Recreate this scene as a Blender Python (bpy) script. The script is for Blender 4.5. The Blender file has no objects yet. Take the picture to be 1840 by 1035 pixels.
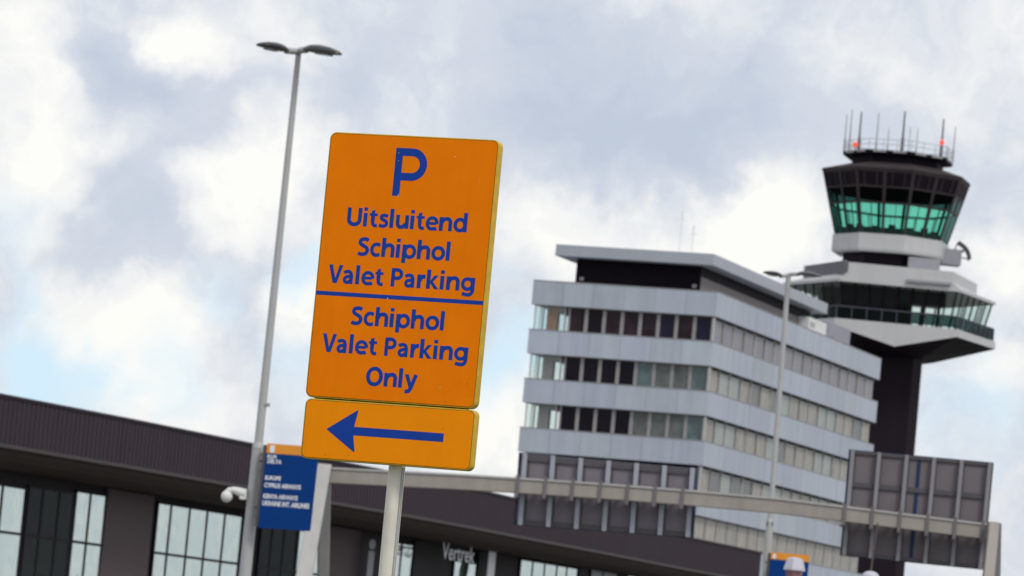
import bpy, bmesh, math, random
from mathutils import Vector, Matrix

C = bpy.context.scene
COL = C.collection
R = math.radians
random.seed(7)

# ------------------------------------------------------------------ camera
F = 8000.0                      # focal length in pixels of the 1840 px wide photograph
PITCH, ROLL = R(4.767), R(5.318)
CAMZ = 1.6
cam_rot = Matrix.Rotation(R(90) + PITCH, 3, 'X') @ Matrix.Rotation(ROLL, 3, 'Z')
cd = bpy.data.cameras.new("camera")
cam = bpy.data.objects.new("camera", cd)
COL.objects.link(cam)
cam.location = (0, 0, CAMZ)
cam.rotation_euler = cam_rot.to_euler()
cd.sensor_width = 36
cd.lens = 36 * F / 1840
cd.clip_start = 0.5
cd.clip_end = 9000
cd.dof.use_dof = True
cd.dof.focus_distance = 15.0
cd.dof.aperture_fstop = 14.0
C.camera = cam


def ray(px, py):
    return cam_rot @ Vector(((px - 920) / F, -(py - 517.5) / F, -1))


def P(px, py, D):               # the point seen at a pixel, D metres ahead
    d = ray(px, py)
    return Vector((0, 0, CAMZ)) + d * (D / d.y)


def on(px, py, p0, d):          # the pixel's point on the vertical plane through p0 along d
    r = ray(px, py)
    n = Vector((d[1], -d[0]))
    t = (n.x * p0[0] + n.y * p0[1]) / (n.x * r.x + n.y * r.y)
    return Vector((0, 0, CAMZ)) + r * t


# ------------------------------------------------------------------ world, sun, exposure
SUN_EL, SUN_AZ = 48, 146
C.view_settings.view_transform = 'Standard'
C.view_settings.look = 'None'
C.view_settings.exposure = 0.0
C.view_settings.gamma = 1.0

w = bpy.data.worlds.new("World")
C.world = w
w.use_nodes = True
nt = w.node_tree
nt.nodes.clear()
N, L = nt.nodes, nt.links


def wn(t, **k):
    n = N.new(t)
    for a, b in k.items():
        setattr(n, a, b)
    return n


def wmath(op, a, b=None, c=None, clamp=False):
    n = wn('ShaderNodeMath', operation=op)
    n.use_clamp = clamp
    for i, x in enumerate((a, b, c)):
        if x is None:
            continue
        if isinstance(x, (int, float)):
            n.inputs[i].default_value = x
        else:
            L.new(x, n.inputs[i])
    return n.outputs[0]


tc = wn('ShaderNodeTexCoord')
DIR = tc.outputs['Generated']


def wnoise(scale, detail, rough, vec=None, out='Fac', dist=0.0):
    n = wn('ShaderNodeTexNoise')
    n.inputs['Scale'].default_value = scale
    n.inputs['Detail'].default_value = detail
    n.inputs['Roughness'].default_value = rough
    n.inputs['Distortion'].default_value = dist
    L.new(vec or DIR, n.inputs['Vector'])
    return n.outputs[out]


def wvec(op, a, b):
    n = wn('ShaderNodeVectorMath', operation=op)
    for i, x in enumerate((a, b)):
        if isinstance(x, (tuple, Vector)):
            n.inputs[i].default_value = tuple(x)
        elif isinstance(x, float):
            n.inputs['Scale'].default_value = x
        else:
            L.new(x, n.inputs[i])
    return n


nc = wvec('SUBTRACT', wnoise(22, 6, .58, out='Color'), (.5, .5, .5)).outputs[0]
ns = wn('ShaderNodeVectorMath', operation='SCALE')
L.new(nc, ns.inputs[0])
ns.inputs['Scale'].default_value = .05
WARP = wvec('ADD', DIR, ns.outputs[0]).outputs[0]


def lobes(items):               # soft masses of cloud in chosen parts of the sky
    tot = None
    for px, py, rad, amt in items:
        d = ray(px, py).normalized()
        dist = wvec('DISTANCE', WARP, d).outputs['Value']
        mr = wn('ShaderNodeMapRange')
        mr.interpolation_type = 'SMOOTHSTEP'
        L.new(dist, mr.inputs['Value'])
        mr.inputs['From Min'].default_value = rad * .15 / F
        mr.inputs['From Max'].default_value = rad * 1.25 / F
        mr.inputs['To Min'].default_value = amt
        mr.inputs['To Max'].default_value = 0
        tot = mr.outputs[0] if tot is None else wmath('ADD', tot, mr.outputs[0])
    return tot


LIGHT = [(330, 55, 100, .42), (60, 60, 120, .24), (90, 215, 125, .32), (395, 340, 120, .24), (460, 250, 90, .14),
         (80, 340, 110, .2), (330, 575, 90, .26), (220, 650, 130, .3), (540, 540, 90, .26), (120, 560, 80, .16),
         (995, 400, 120, .3), (1185, 425, 120, .36), (1330, 420, 90, .3), (1430, 405, 110, .4), (1470, 60, 110, .12),
         (1790, 80, 120, .14), (1810, 490, 110, .34), (1770, 680, 90, .26), (900, 790, 140, .3), (340, 760, 160, .2),
         (1000, 330, 70, .1), (1640, 150, 120, .06),
         (235, 125, 105, -.3), (310, 220, 95, -.28), (410, 135, 90, -.16), (560, 170, 120, -.07), (235, 430, 110, -.3),
         (200, 340, 60, -.1), (1157, 285, 170, -.3), (980, 270, 130, -.24), (1340, 250, 120, -.2), (1050, 150, 190, -.17), (1600, 260, 150, -.1), (1780, 300, 120, -.1), (1250, 120, 150, -.08),
         (920, 60, 130, -.1), (1780, 10, 70, -.1), (1440, 170, 140, -.14), (1640, 20, 80, -.02), (700, 60, 120, -.03)]
BLUE = [(50, 640, 110, .55), (120, 715, 120, .5), (545, 455, 70, .5), (390, 520, 70, .4), (900, 500, 60, .7),
        (930, 620, 80, .7), (60, 520, 60, .35), (1700, 780, 120, .5), (1740, 590, 90, .3), (330, 700, 90, .35),
        (560, 660, 90, .4), (40, 420, 80, .18), (890, 700, 80, .4), (200, 700, 60, .3)]
fb = wnoise(30, 9, .62, WARP)
fb2 = wnoise(6, 5, .5)
fb3 = wnoise(85, 8, .6, WARP)
bright = wmath('ADD', lobes(LIGHT), wmath('MULTIPLY_ADD', fb, .95, .04))
bright = wmath('ADD', bright, wmath('MULTIPLY_ADD', fb2, .3, -.15))
bright = wmath('ADD', bright, wmath('MULTIPLY_ADD', fb3, .34, -.17), clamp=True)
ramp = wn('ShaderNodeValToRGB')
L.new(bright, ramp.inputs[0])
cr = ramp.color_ramp
cr.elements[0].position, cr.elements[0].color = .08, (.55, .612, .735, 1)
cr.elements[1].position, cr.elements[1].color = .86, (1.03, 1.02, .98, 1)
e = cr.elements.new(.42)
e.color = (.68, .725, .81, 1)
e = cr.elements.new(.64)
e.color = (.875, .89, .91, 1)
blue = wmath('MULTIPLY', lobes(BLUE), wmath('MULTIPLY_ADD', fb, 1.5, .6), clamp=True)
mixb = wn('ShaderNodeMix', data_type='RGBA')
L.new(blue, mixb.inputs['Factor'])
L.new(ramp.outputs[0], mixb.inputs[6])
mixb.inputs[7].default_value = (.68, .88, 1.02, 1)
up = wn('ShaderNodeVectorMath', operation='SCALE')
L.new(mixb.outputs[2], up.inputs[0])
up.inputs['Scale'].default_value = 10.0
sky = wn('ShaderNodeTexSky', sky_type='NISHITA')
sky.sun_disc = False
sky.sun_elevation = R(SUN_EL)
sky.sun_rotation = R(SUN_AZ)
sky.air_density = 1.0
sky.dust_density = 2.0
mixs = wn('ShaderNodeMix', data_type='RGBA')
mixs.inputs['Factor'].default_value = .94
L.new(sky.outputs[0], mixs.inputs[6])
L.new(up.outputs[0], mixs.inputs[7])
bg = wn('ShaderNodeBackground')
bg.inputs['Strength'].default_value = .1
L.new(mixs.outputs[2], bg.inputs[0])
wo = wn('ShaderNodeOutputWorld')
L.new(bg.outputs[0], wo.inputs[0])

sl = bpy.data.lights.new("sun", 'SUN')
sl.energy = 1.5
sl.angle = R(14)
sl.color = (1, .95, .87)
so = bpy.data.objects.new("sun", sl)
COL.objects.link(so)
sd_ = Vector((math.sin(R(SUN_AZ)) * math.cos(R(SUN_EL)), math.cos(R(SUN_AZ)) * math.cos(R(SUN_EL)), math.sin(R(SUN_EL))))
so.rotation_euler = sd_.to_track_quat('Z', 'Y').to_euler()
so.location = (30, -40, 60)


# ------------------------------------------------------------------ materials
def mat(name, col, rough=.6, metal=0.0, noise=.08, nscale=3.0, spec=.5, attr=False, bump=0.0, bscale=40.0, streak=0.0):
    m = bpy.data.materials.new(name)
    m.use_nodes = True
    t = m.node_tree
    b = t.nodes['Principled BSDF']
    b.inputs['Roughness'].default_value = rough
    b.inputs['Metallic'].default_value = metal
    b.inputs['Specular IOR Level'].default_value = spec
    tcn = t.nodes.new('ShaderNodeTexCoord')
    nz = t.nodes.new('ShaderNodeTexNoise')
    nz.inputs['Scale'].default_value = nscale
    nz.inputs['Detail'].default_value = 6
    t.links.new(tcn.outputs['Object'], nz.inputs['Vector'])
    mr = t.nodes.new('ShaderNodeMapRange')
    t.links.new(nz.outputs['Fac'], mr.inputs['Value'])
    mr.inputs['From Min'].default_value = .25
    mr.inputs['From Max'].default_value = .75
    mr.inputs['To Min'].default_value = 1 - noise
    mr.inputs['To Max'].default_value = 1 + noise
    vm = t.nodes.new('ShaderNodeVectorMath')
    vm.operation = 'SCALE'
    vm.inputs[0].default_value = col
    t.links.new(mr.outputs[0], vm.inputs['Scale'])
    out = vm.outputs[0]
    if attr:
        at = t.nodes.new('ShaderNodeAttribute')
        at.attribute_name = 'tone'
        v2 = t.nodes.new('ShaderNodeVectorMath')
        v2.operation = 'MULTIPLY'
        t.links.new(out, v2.inputs[0])
        t.links.new(at.outputs['Color'], v2.inputs[1])
        out = v2.outputs[0]
    if streak:
        mp = t.nodes.new('ShaderNodeMapping')
        mp.inputs['Scale'].default_value = (1, 1, .08)
        t.links.new(tcn.outputs['Object'], mp.inputs[0])
        n2 = t.nodes.new('ShaderNodeTexNoise')
        n2.inputs['Scale'].default_value = nscale * 3
        n2.inputs['Detail'].default_value = 4
        t.links.new(mp.outputs[0], n2.inputs['Vector'])
        m2 = t.nodes.new('ShaderNodeMapRange')
        t.links.new(n2.outputs['Fac'], m2.inputs['Value'])
        m2.inputs['From Min'].default_value = .35
        m2.inputs['From Max'].default_value = .7
        m2.inputs['To Min'].default_value = 1
        m2.inputs['To Max'].default_value = 1 - streak
        v3 = t.nodes.new('ShaderNodeVectorMath')
        v3.operation = 'SCALE'
        t.links.new(out, v3.inputs[0])
        t.links.new(m2.outputs[0], v3.inputs['Scale'])
        out = v3.outputs[0]
    t.links.new(out, b.inputs['Base Color'])
    mr2 = t.nodes.new('ShaderNodeMapRange')
    t.links.new(nz.outputs['Fac'], mr2.inputs['Value'])
    mr2.inputs['To Min'].default_value = max(.02, rough - .1)
    mr2.inputs['To Max'].default_value = min(1, rough + .1)
    t.links.new(mr2.outputs[0], b.inputs['Roughness'])
    if bump:
        n3 = t.nodes.new('ShaderNodeTexNoise')
        n3.inputs['Scale'].default_value = bscale
        t.links.new(tcn.outputs['Object'], n3.inputs['Vector'])
        bp = t.nodes.new('ShaderNodeBump')
        bp.inputs['Strength'].default_value = bump
        bp.inputs['Distance'].default_value = .01
        t.links.new(n3.outputs['Fac'], bp.inputs['Height'])
        t.links.new(bp.outputs[0], b.inputs['Normal'])
    return m


def glass(name, tint, refl=.12, gloss=(1, 1, 1)):    # thin tinted pane: see-through plus reflection
    m = bpy.data.materials.new(name)
    m.use_nodes = True
    t = m.node_tree
    t.nodes.clear()
    tr = t.nodes.new('ShaderNodeBsdfTransparent')
    tr.inputs[0].default_value = (*tint, 1)
    gl = t.nodes.new('ShaderNodeBsdfGlossy')
    gl.inputs['Roughness'].default_value = .03
    gl.inputs[0].default_value = (*gloss, 1)
    fr = t.nodes.new('ShaderNodeLayerWeight')
    pw_ = t.nodes.new('ShaderNodeMath')
    pw_.operation = 'POWER'
    t.links.new(fr.outputs['Facing'], pw_.inputs[0])
    pw_.inputs[1].default_value = 5
    ad = t.nodes.new('ShaderNodeMath')
    ad.operation = 'MULTIPLY_ADD'
    ad.use_clamp = True
    t.links.new(pw_.outputs[0], ad.inputs[0])
    ad.inputs[1].default_value = .5
    ad.inputs[2].default_value = refl
    mx = t.nodes.new('ShaderNodeMixShader')
    t.links.new(ad.outputs[0], mx.inputs[0])
    t.links.new(tr.outputs[0], mx.inputs[1])
    t.links.new(gl.outputs[0], mx.inputs[2])
    o = t.nodes.new('ShaderNodeOutputMaterial')
    t.links.new(mx.outputs[0], o.inputs[0])
    return m


M = {}
M['orange'] = mat('orange_sheeting', (.97, .228, .0012), .6, 0, .05, 9, .06, streak=.05)
M['orange2'] = mat('orange_sheeting_newer', (1.0, .30, .003), .6, 0, .04, 9, .06, streak=.04)
M['signblue'] = mat('sign_blue', (.013, .058, .36), .55, 0, .1, 30, .08)
M['rim'] = mat('ochre_rim', (.62, .40, .04), .5, 0, .16, 25, .2)
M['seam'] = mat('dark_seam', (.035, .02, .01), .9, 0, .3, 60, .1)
M['chip'] = mat('chipped_white', (.75, .70, .62), .7)
M['rust'] = mat('rust_speck', (.10, .04, .015), .9)
M['galv'] = mat('galvanised_steel', (.80, .745, .66), .45, .15, .10, 14, .5, streak=.12)
M['galv_d'] = mat('dull_steel', (.38, .385, .39), .5, .4, .1, 3)
M['lamp'] = mat('lamp_pole_paint', (.46, .46, .455), .5, .2, .06, 2)
M['lamphead'] = mat('lamp_head_grey', (.04, .034, .034), .16, .1, .08, 4, .6)
M['lens'] = mat('lamp_lens', (.35, .35, .33), .2)
M['white'] = mat('white_paint', (.74, .74, .72), .5)
M['panel'] = mat('blue_grey_cladding', (.45, .495, .57), .5, 0, .05, .5, .4, attr=True, streak=.12)
M['slab'] = mat('roof_edge_grey', (.39, .42, .47), .5, 0, .05, .4, streak=.05)
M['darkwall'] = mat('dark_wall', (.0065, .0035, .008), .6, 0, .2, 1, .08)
M['brownwall'] = mat('taupe_wall', (.20, .175, .17), .7, 0, .1, 1)
M['mull'] = mat('mullion_grey', (.30, .29, .29), .5)
M['mull_l'] = mat('mullion_pale', (.44, .44, .42), .5)
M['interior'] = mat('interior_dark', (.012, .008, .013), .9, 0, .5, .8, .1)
M['column'] = mat('interior_tan', (.26, .13, .075), .8)
M['pane_dark'] = mat('pane_dark', (.008, .005, .011), .12, 0, .5, .6, .12)
M['pane_blue'] = mat('pane_navy', (.014, .012, .034), .12, 0, .4, .6, .15)
M['pane_plum'] = mat('pane_plum', (.024, .013, .019), .12, 0, .85, .9, .15)  # strong colour noise stands in for uneven reflections
M['pane_grey'] = mat('pane_blind_grey', (.14, .155, .15), .3, 0, .3, 1.5, .3, streak=.25)
M['pane_teal'] = mat('pane_blind_teal', (.12, .17, .175), .2, 0, .3, 1.5, .4, streak=.25)
M['blind_beige'] = mat('blind_beige', (.42, .395, .345), .4, 0, .2, 1.6, .4, streak=.5)
M['blind_dim'] = mat('blind_dim', (.20, .205, .195), .35, 0, .3, 1.6, .4, streak=.5)
M['blind_lilac'] = mat('blind_lilac', (.25, .235, .27), .35, 0, .12, 1.3, .4, streak=.3)
M['blind_green'] = mat('blind_green', (.36, .40, .37), .35, 0, .12, 1.3, .4, streak=.3)
M['clear'] = glass('clear_glass', (.95, .99, .98), .03)
M['teal'] = glass('teal_glass', (.645, .915, .84), .02, (.6, .9, .85))
M['dimglass'] = glass('smoky_glass', (.24, .33, .32), .012, (.5, .6, .6))
M['podglass'] = glass('pod_glass', (.93, .968, .948), .02, (.7, .85, .8))
M['tw_white'] = mat('tower_white', (.52, .52, .525), .5, 0, .05, .5, streak=.06)
M['tw_dark'] = mat('tower_dark', (.010, .006, .011), .6, 0, .25, .6, .1)
M['tw_shaft'] = mat('tower_shaft_dark', (.013, .007, .013), .6, 0, .25, .3, .15, streak=.2)
M['tw_brown'] = mat('tower_brown', (.045, .036, .038), .6, 0, .2, .6, .2)
M['tw_grey'] = mat('tower_grey', (.30, .30, .34), .6)
M['tw_rail'] = mat('tower_railing', (.055, .055, .075), .5)
M['aerial'] = mat('aerial_grey', (.16, .15, .15), .5, .3)
M['aerial_p'] = mat('aerial_pale', (.42, .42, .43), .5)
M['mast_white'] = mat('mast_white', (.85, .85, .83), .5)
M['fascia'] = mat('terminal_fascia', (.050, .036, .046), .6, 0, .08, .5, .12, streak=.1)
M['lip'] = mat('terminal_lip', (.075, .06, .062), .6, 0, .1, 1, .2)
M['bull'] = mat('terminal_bullnose', (.055, .042, .036), .7, 0, .12, .5, .1)
M['twall'] = mat('terminal_wall', (.016, .012, .015), .6, 0, .2, .3, .15)
M['tpier'] = mat('terminal_pier', (.115, .088, .092), .7, 0, .12, .4, .2)
M['roofgrey'] = mat('flat_roof', (.2, .2, .2), .9)
M['gantry'] = mat('gantry_paint', (.35, .315, .285), .5, .05, .1, 1.5, streak=.12)
M['gantry_l'] = mat('gantry_pale', (.45, .44, .43), .5, .1, .08, 1.5, streak=.1)
M['back'] = mat('sign_back_grey', (.21, .19, .22), .6, .05, .09, 1.2, .3, streak=.1)
M['back2'] = mat('sign_back_taupe', (.175, .155, .165), .6, .05, .09, 1.2, .3, streak=.1)
M['rib'] = mat('aluminium_rib', (.36, .37, .43), .45, .3, .08, 2)
M['rib2'] = mat('dull_rib', (.25, .245, .265), .5, .2, .08, 2)
M['rail'] = mat('dark_rail_and_shade', (.075, .07, .08), .5)
M['airblue'] = mat('airport_blue', (.002, .042, .205), .5, 0, .08, 3, .1)
M['airblue2'] = mat('sign_face_blue', (.012, .035, .11), .5, 0, .1, 3, .2)
M['airorange'] = mat('airport_orange', (.80, .30, .02), .45, 0, .06, 5)
M['letter'] = mat('white_letters', (.80, .82, .85), .5)
M['pinkbrown'] = mat('lantern_glass_brown', (.26, .135, .145), .3)
M['lanterncap'] = mat('lantern_cap', (.55, .54, .62), .5)
M['leaf'] = mat('leaf', (.06, .1, .035), .6, 0, .5, 4)
M['bark'] = mat('bark', (.09, .07, .05), .9)
M['asphalt'] = mat('asphalt', (.05, .05, .052), .9, 0, .15, 2, bump=.3)
M['paving'] = mat('paving', (.22, .21, .2), .9, 0, .12, 1.5)
M['kerb'] = mat('kerb_concrete', (.32, .31, .3), .9)
M['mark'] = mat('road_marking', (.7, .7, .68), .7)
M['ground'] = mat('ground', (.16, .155, .145), .95, 0, .2, .05)
M['grass'] = mat('verge', (.06, .09, .03), .95, 0, .3, 1)

em = bpy.data.materials.new('red_beacon')
em.use_nodes = True
b_ = em.node_tree.nodes['Principled BSDF']
b_.inputs['Base Color'].default_value = (.7, .06, .03, 1)
b_.inputs['Emission Color'].default_value = (1, .10, .05, 1)
b_.inputs['Emission Strength'].default_value = .8
M['beacon'] = em


def coated(name, col, dark, mixf):   # coated facade glass, mostly a tinted mirror of the sky
    m = bpy.data.materials.new(name)
    m.use_nodes = True
    t = m.node_tree
    t.nodes.clear()
    g = t.nodes.new('ShaderNodeBsdfGlossy')
    g.inputs[0].default_value = (*col, 1)
    g.inputs['Roughness'].default_value = .05
    d = t.nodes.new('ShaderNodeBsdfDiffuse')
    d.inputs[0].default_value = (*dark, 1)
    mx = t.nodes.new('ShaderNodeMixShader')
    mx.inputs[0].default_value = mixf
    tcn = t.nodes.new('ShaderNodeTexCoord')
    nz = t.nodes.new('ShaderNodeTexNoise')
    nz.inputs['Scale'].default_value = .5
    t.links.new(tcn.outputs['Object'], nz.inputs['Vector'])
    bp = t.nodes.new('ShaderNodeBump')
    bp.inputs['Strength'].default_value = .35
    bp.inputs['Distance'].default_value = .12
    t.links.new(nz.outputs['Fac'], bp.inputs['Height'])
    t.links.new(bp.outputs[0], g.inputs['Normal'])
    t.links.new(d.outputs[0], mx.inputs[1])
    t.links.new(g.outputs[0], mx.inputs[2])
    o = t.nodes.new('ShaderNodeOutputMaterial')
    t.links.new(mx.outputs[0], o.inputs[0])
    return m


M['skyglass'] = coated('sky_mirror_glass', (.72, .80, .755), (.10, .13, .12), .86)
M['dimmirror'] = coated('dark_mirror_glass', (.5, .56, .55), (.012, .014, .014), .05)

# ------------------------------------------------------------------ object helpers
ORI = {}


def thing(name, label, cat, loc, group=None):
    o = bpy.data.objects.new(name, None)
    COL.objects.link(o)
    o.empty_display_size = .3
    o.location = loc
    o['label'] = label
    o['category'] = cat
    if group:
        o['group'] = group
    ORI[o.name] = Vector(loc)
    return o


class MB:
    def __init__(s):
        s.v, s.f, s.tone = [], [], []

    def add(s, vs, fs, tone=None):
        k = len(s.v)
        s.v += [Vector(p) for p in vs]
        s.f += [tuple(k + i for i in f) for f in fs]
        s.tone += [tone] * len(fs)

    def hexa(s, p, tone=None):     # 8 corners: bottom loop then top loop
        s.add(p, [(3, 2, 1, 0), (4, 5, 6, 7), (0, 1, 5, 4), (1, 2, 6, 5), (2, 3, 7, 6), (3, 0, 4, 7)], tone)

    def prism(s, loop, vec, tone=None):
        n = len(loop)
        vec = Vector(vec)
        a = [Vector(p) for p in loop]
        s.add(a + [p + vec for p in a],
              [tuple(range(n - 1, -1, -1)), tuple(range(n, 2 * n))] + [(i, (i + 1) % n, n + (i + 1) % n, n + i) for i in range(n)], tone)

    def loft(s, loops, cap=True, closed=True):
        n = len(loops[0])
        vs = [p for l in loops for p in l]
        fs = []
        for j in range(len(loops) - 1):
            for i in range(n if closed else n - 1):
                fs.append((j * n + i, j * n + (i + 1) % n, (j + 1) * n + (i + 1) % n, (j + 1) * n + i))
        if cap:
            fs.append(tuple(range(n - 1, -1, -1)))
            fs.append(tuple(range((len(loops) - 1) * n, len(loops) * n)))
        s.add(vs, fs)

    def tube(s, pts, rad, n=12):
        pts = [Vector(p) for p in pts]
        rs = rad if isinstance(rad, (list, tuple)) else [rad] * len(pts)
        loops = []
        for i, p in enumerate(pts):
            t = (pts[min(i + 1, len(pts) - 1)] - pts[max(i - 1, 0)]).normalized()
            u = t.cross(Vector((.13, .98, .05)) if abs(t.y) < .9 else Vector((1, 0, 0))).normalized()
            v = t.cross(u)
            loops.append([p + (u * math.cos(a) + v * math.sin(a)) * rs[i] for a in (2 * math.pi * k / n for k in range(n))])
        s.loft(loops)

    def box(s, c, x, y, z, ax=(1, 0, 0), ay=(0, 1, 0), az=(0, 0, 1)):
        c = Vector(c)
        ax, ay, az = Vector(ax) * x / 2, Vector(ay) * y / 2, Vector(az) * z / 2
        s.hexa([c - ax - ay - az, c + ax - ay - az, c + ax + ay - az, c - ax + ay - az,
                c - ax - ay + az, c + ax - ay + az, c + ax + ay + az, c - ax + ay + az])

    def ball(s, c, rx, ry, rz, n=12, m=8):
        loops = []
        for j in range(m + 1):
            a = -math.pi / 2 + math.pi * (j + .02) / (m + .04)
            loops.append([(c[0] + rx * math.cos(a) * math.cos(b), c[1] + ry * math.cos(a) * math.sin(b), c[2] + rz * math.sin(a))
                          for b in (2 * math.pi * k / n for k in range(n))])
        s.loft(loops)

    def build(s, name, m, parent=None, smooth=False, bevel=0, **props):
        org = ORI[parent.name] if parent else (sum(s.v, Vector()) / len(s.v))
        me = bpy.data.meshes.new(name)
        me.from_pydata([tuple(p - org) for p in s.v], [], s.f)
        if any(t is not None for t in s.tone):
            at = me.color_attributes.new('tone', 'FLOAT_COLOR', 'CORNER')
            for poly, t in zip(me.polygons, s.tone):
                for li in poly.loop_indices:
                    at.data[li].color = (*(t or (1, 1, 1)), 1)
        bm = bmesh.new()
        bm.from_mesh(me)
        bmesh.ops.recalc_face_normals(bm, faces=bm.faces)
        bm.to_mesh(me)
        bm.free()
        me.materials.append(m)
        if smooth:
            for p in me.polygons:
                p.use_smooth = True
            me.set_sharp_from_angle(angle=R(40))
        o = bpy.data.objects.new(name, me)
        COL.objects.link(o)
        if parent:
            o.parent = parent
            ORI[o.name] = org
        else:
            o.location = org
            ORI[o.name] = Vector(org)
        if bevel:
            bv = o.modifiers.new('bevel', 'BEVEL')
            bv.width = bevel
            bv.segments = 2
            bv.limit_method = 'ANGLE'
        for k, v in props.items():
            o[k] = v
        return o


def tree_parts(o, mesh_only=True):
    return [c for c in o.children]


# ------------------------------------------------------------------ setting: ground, road, pavements
def sheet(name, x0, y0, x1, y1, z, m, thick=0):
    b = MB()
    if thick:
        b.prism([(x0, y0, z - thick), (x1, y0, z - thick), (x1, y1, z - thick), (x0, y1, z - thick)], (0, 0, thick))
    else:
        b.add([(x0, y0, z), (x1, y0, z), (x1, y1, z), (x0, y1, z)], [(0, 1, 2, 3)])
    return b.build(name, m, None, kind='structure')


sheet('ground', -4000, -4000, 4000, 4000, 0, M['ground'])
sheet('road', -300, 24, 300, 60, .004, M['asphalt'])
sheet('pavement', -300, 20, 300, 23.85, .12, M['paving'], .12)
sheet('kerb', -300, 23.85, 300, 24, .125, M['kerb'], .125)
sheet('grass_verge', -300, 8, 300, 19.9, .01, M['grass'])
mk = MB()
for i in range(-30, 30):
    mk.add([(i * 9, 41.9, .008), (i * 9 + 3, 41.9, .008), (i * 9 + 3, 42.1, .008), (i * 9, 42.1, .008)], [(0, 1, 2, 3)])
mk.build('road_markings', M['mark'], None, kind='structure')

# ------------------------------------------------------------------ office block
OT = R(18.25)
FD = Vector((-math.cos(OT), math.sin(OT), 0))       # along the front, away to the left
SD = Vector((math.sin(OT), math.cos(OT), 0))        # along the right side, away from us
OC = P(1290, 525, 320)
OW = (on(958.7, 505, OC, FD) - OC).dot(FD)
OL = (on(1584, 640, OC, SD) - OC).dot(SD)
OZ = OC.z


def B(u, v, z):
    q = OC + FD * (OW - u) + SD * v
    return Vector((q.x, q.y, z))


def U(px, py, v=0.0):            # u on the plane parallel to the front at depth v
    q = on(px, py, OC + SD * v, FD)
    return OW - (q - OC).dot(FD)


def V(px, py, u=None):
    u = OW if u is None else u
    q = on(px, py, OC + FD * (OW - u), SD)
    return (q - OC).dot(SD)


def ubox(b, u0, u1, v0, v1, z0, z1, tone=None):
    b.hexa([B(u0, v0, z0), B(u1, v0, z0), B(u1, v1, z0), B(u0, v1, z0),
            B(u0, v0, z1), B(u1, v0, z1), B(u1, v1, z1), B(u0, v1, z1)], tone)


ST = 3.6
BH = 1.75
NB = int(OZ / ST) + 1
office = thing('office_building', 'pale blue grey office block with stacked bands of windows behind the overhead road signs', 'building', (B(0, 0, 0).x, B(0, 0, 0).y, 0))
rt = random.Random(3)
for k in range(NB):
    b = MB()
    zt = OZ - ST * k
    z0 = max(0, zt - BH)
    npf, nps = 6, 9
    # front, right side and back as separate cladding panels round a core
    loop = []
    for i in range(npf):
        loop.append((OW * i / npf, 0))
    for i in range(nps):
        loop.append((OW, OL * i / nps))
    loop += [(OW, OL), (0, OL)]
    n = len(loop)
    vs = [B(u, v, z0) for u, v in loop] + [B(u, v, zt) for u, v in loop]
    for i in range(n):
        j = (i + 1) % n
        g = 1 + rt.uniform(-.07, .06)
        b.add([vs[i], vs[j], vs[n + j], vs[n + i]], [(0, 1, 2, 3)], (g, g * rt.uniform(.985, 1.01), g * rt.uniform(.97, 1.02)))
    b.add(vs[:n], [tuple(range(n - 1, -1, -1))], (.9, .9, .9))
    b.add(vs[n:], [tuple(range(n))], (.8, .8, .8))
    if k < 6:                    # dark open joints between the cladding panels
        dk = (.62, .62, .62)
        for i in range(1, npf):
            u = OW * i / npf
            ubox(b, u - .02, u + .02, -.006, .05, z0 + .02, zt - .02, dk)
        for i in range(1, nps):
            v = OL * i / nps
            ubox(b, OW - .05, OW + .006, v - .02, v + .02, z0 + .02, zt - .02, dk)
    o = b.build('cladding_band', M['panel'], office)
    if k < 6:
        cp = MB()                # thin metal coping on each band
        ubox(cp, -.03, OW + .03, -.03, .2, zt + .001, zt + .05)
        ubox(cp, OW - .2, OW + .03, .2, OL, zt + .001, zt + .05)
        cp.build('coping', M['mull'], o)
uw0, uw1 = U(1020.5, 552), U(1279.5, 575)
hol = uw0 - .08
core = MB()
for k in range(NB):
    z1 = OZ - ST * k - BH - .002
    z0 = max(0, OZ - ST * (k + 1) + .002)
    if z1 < 1:
        continue
    ubox(core, hol, OW - .56, .64, OL - .4, z0, z1)
    ubox(core, .4, hol - .002, 11, OL - .4, z0, z1)
core.build('inner_wall', M['interior'], office)


def window(u0, u1, v0, v1, z0, z1, pane, frame, side, parent=office):
    b, fr = MB(), MB()
    if not side:
        ubox(b, u0 + .13, u1 - .13, .44, .48, z0 + .06, z1 - .06)
        for a in (u0 + .001, u1 - .13):
            ubox(fr, a, a + .129, .34, .56, z0 + .002, z1 - .002)
        ubox(fr, u0 + .131, u1 - .131, .38, .52, z0 + .002, z0 + .06)
        ubox(fr, u0 + .131, u1 - .131, .38, .52, z1 - .06, z1 - .002)
    else:
        ubox(b, OW - .42, OW - .38, v0 + .20, v1 - .13, z0 + .04, z1 - .20)  # pane cut short: dark gap above stands in for reveal shadow
        ubox(fr, OW - .48, OW - .30, v0 + .001, v0 + .16, z0 + .002, z1 - .002)
        ubox(fr, OW - .46, OW - .34, v0 + .161, v1 - .002, z1 - .199, z1 - .16)
    wo_ = b.build('window', pane, parent)
    fr.build('window_frame', frame, wo_)


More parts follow.
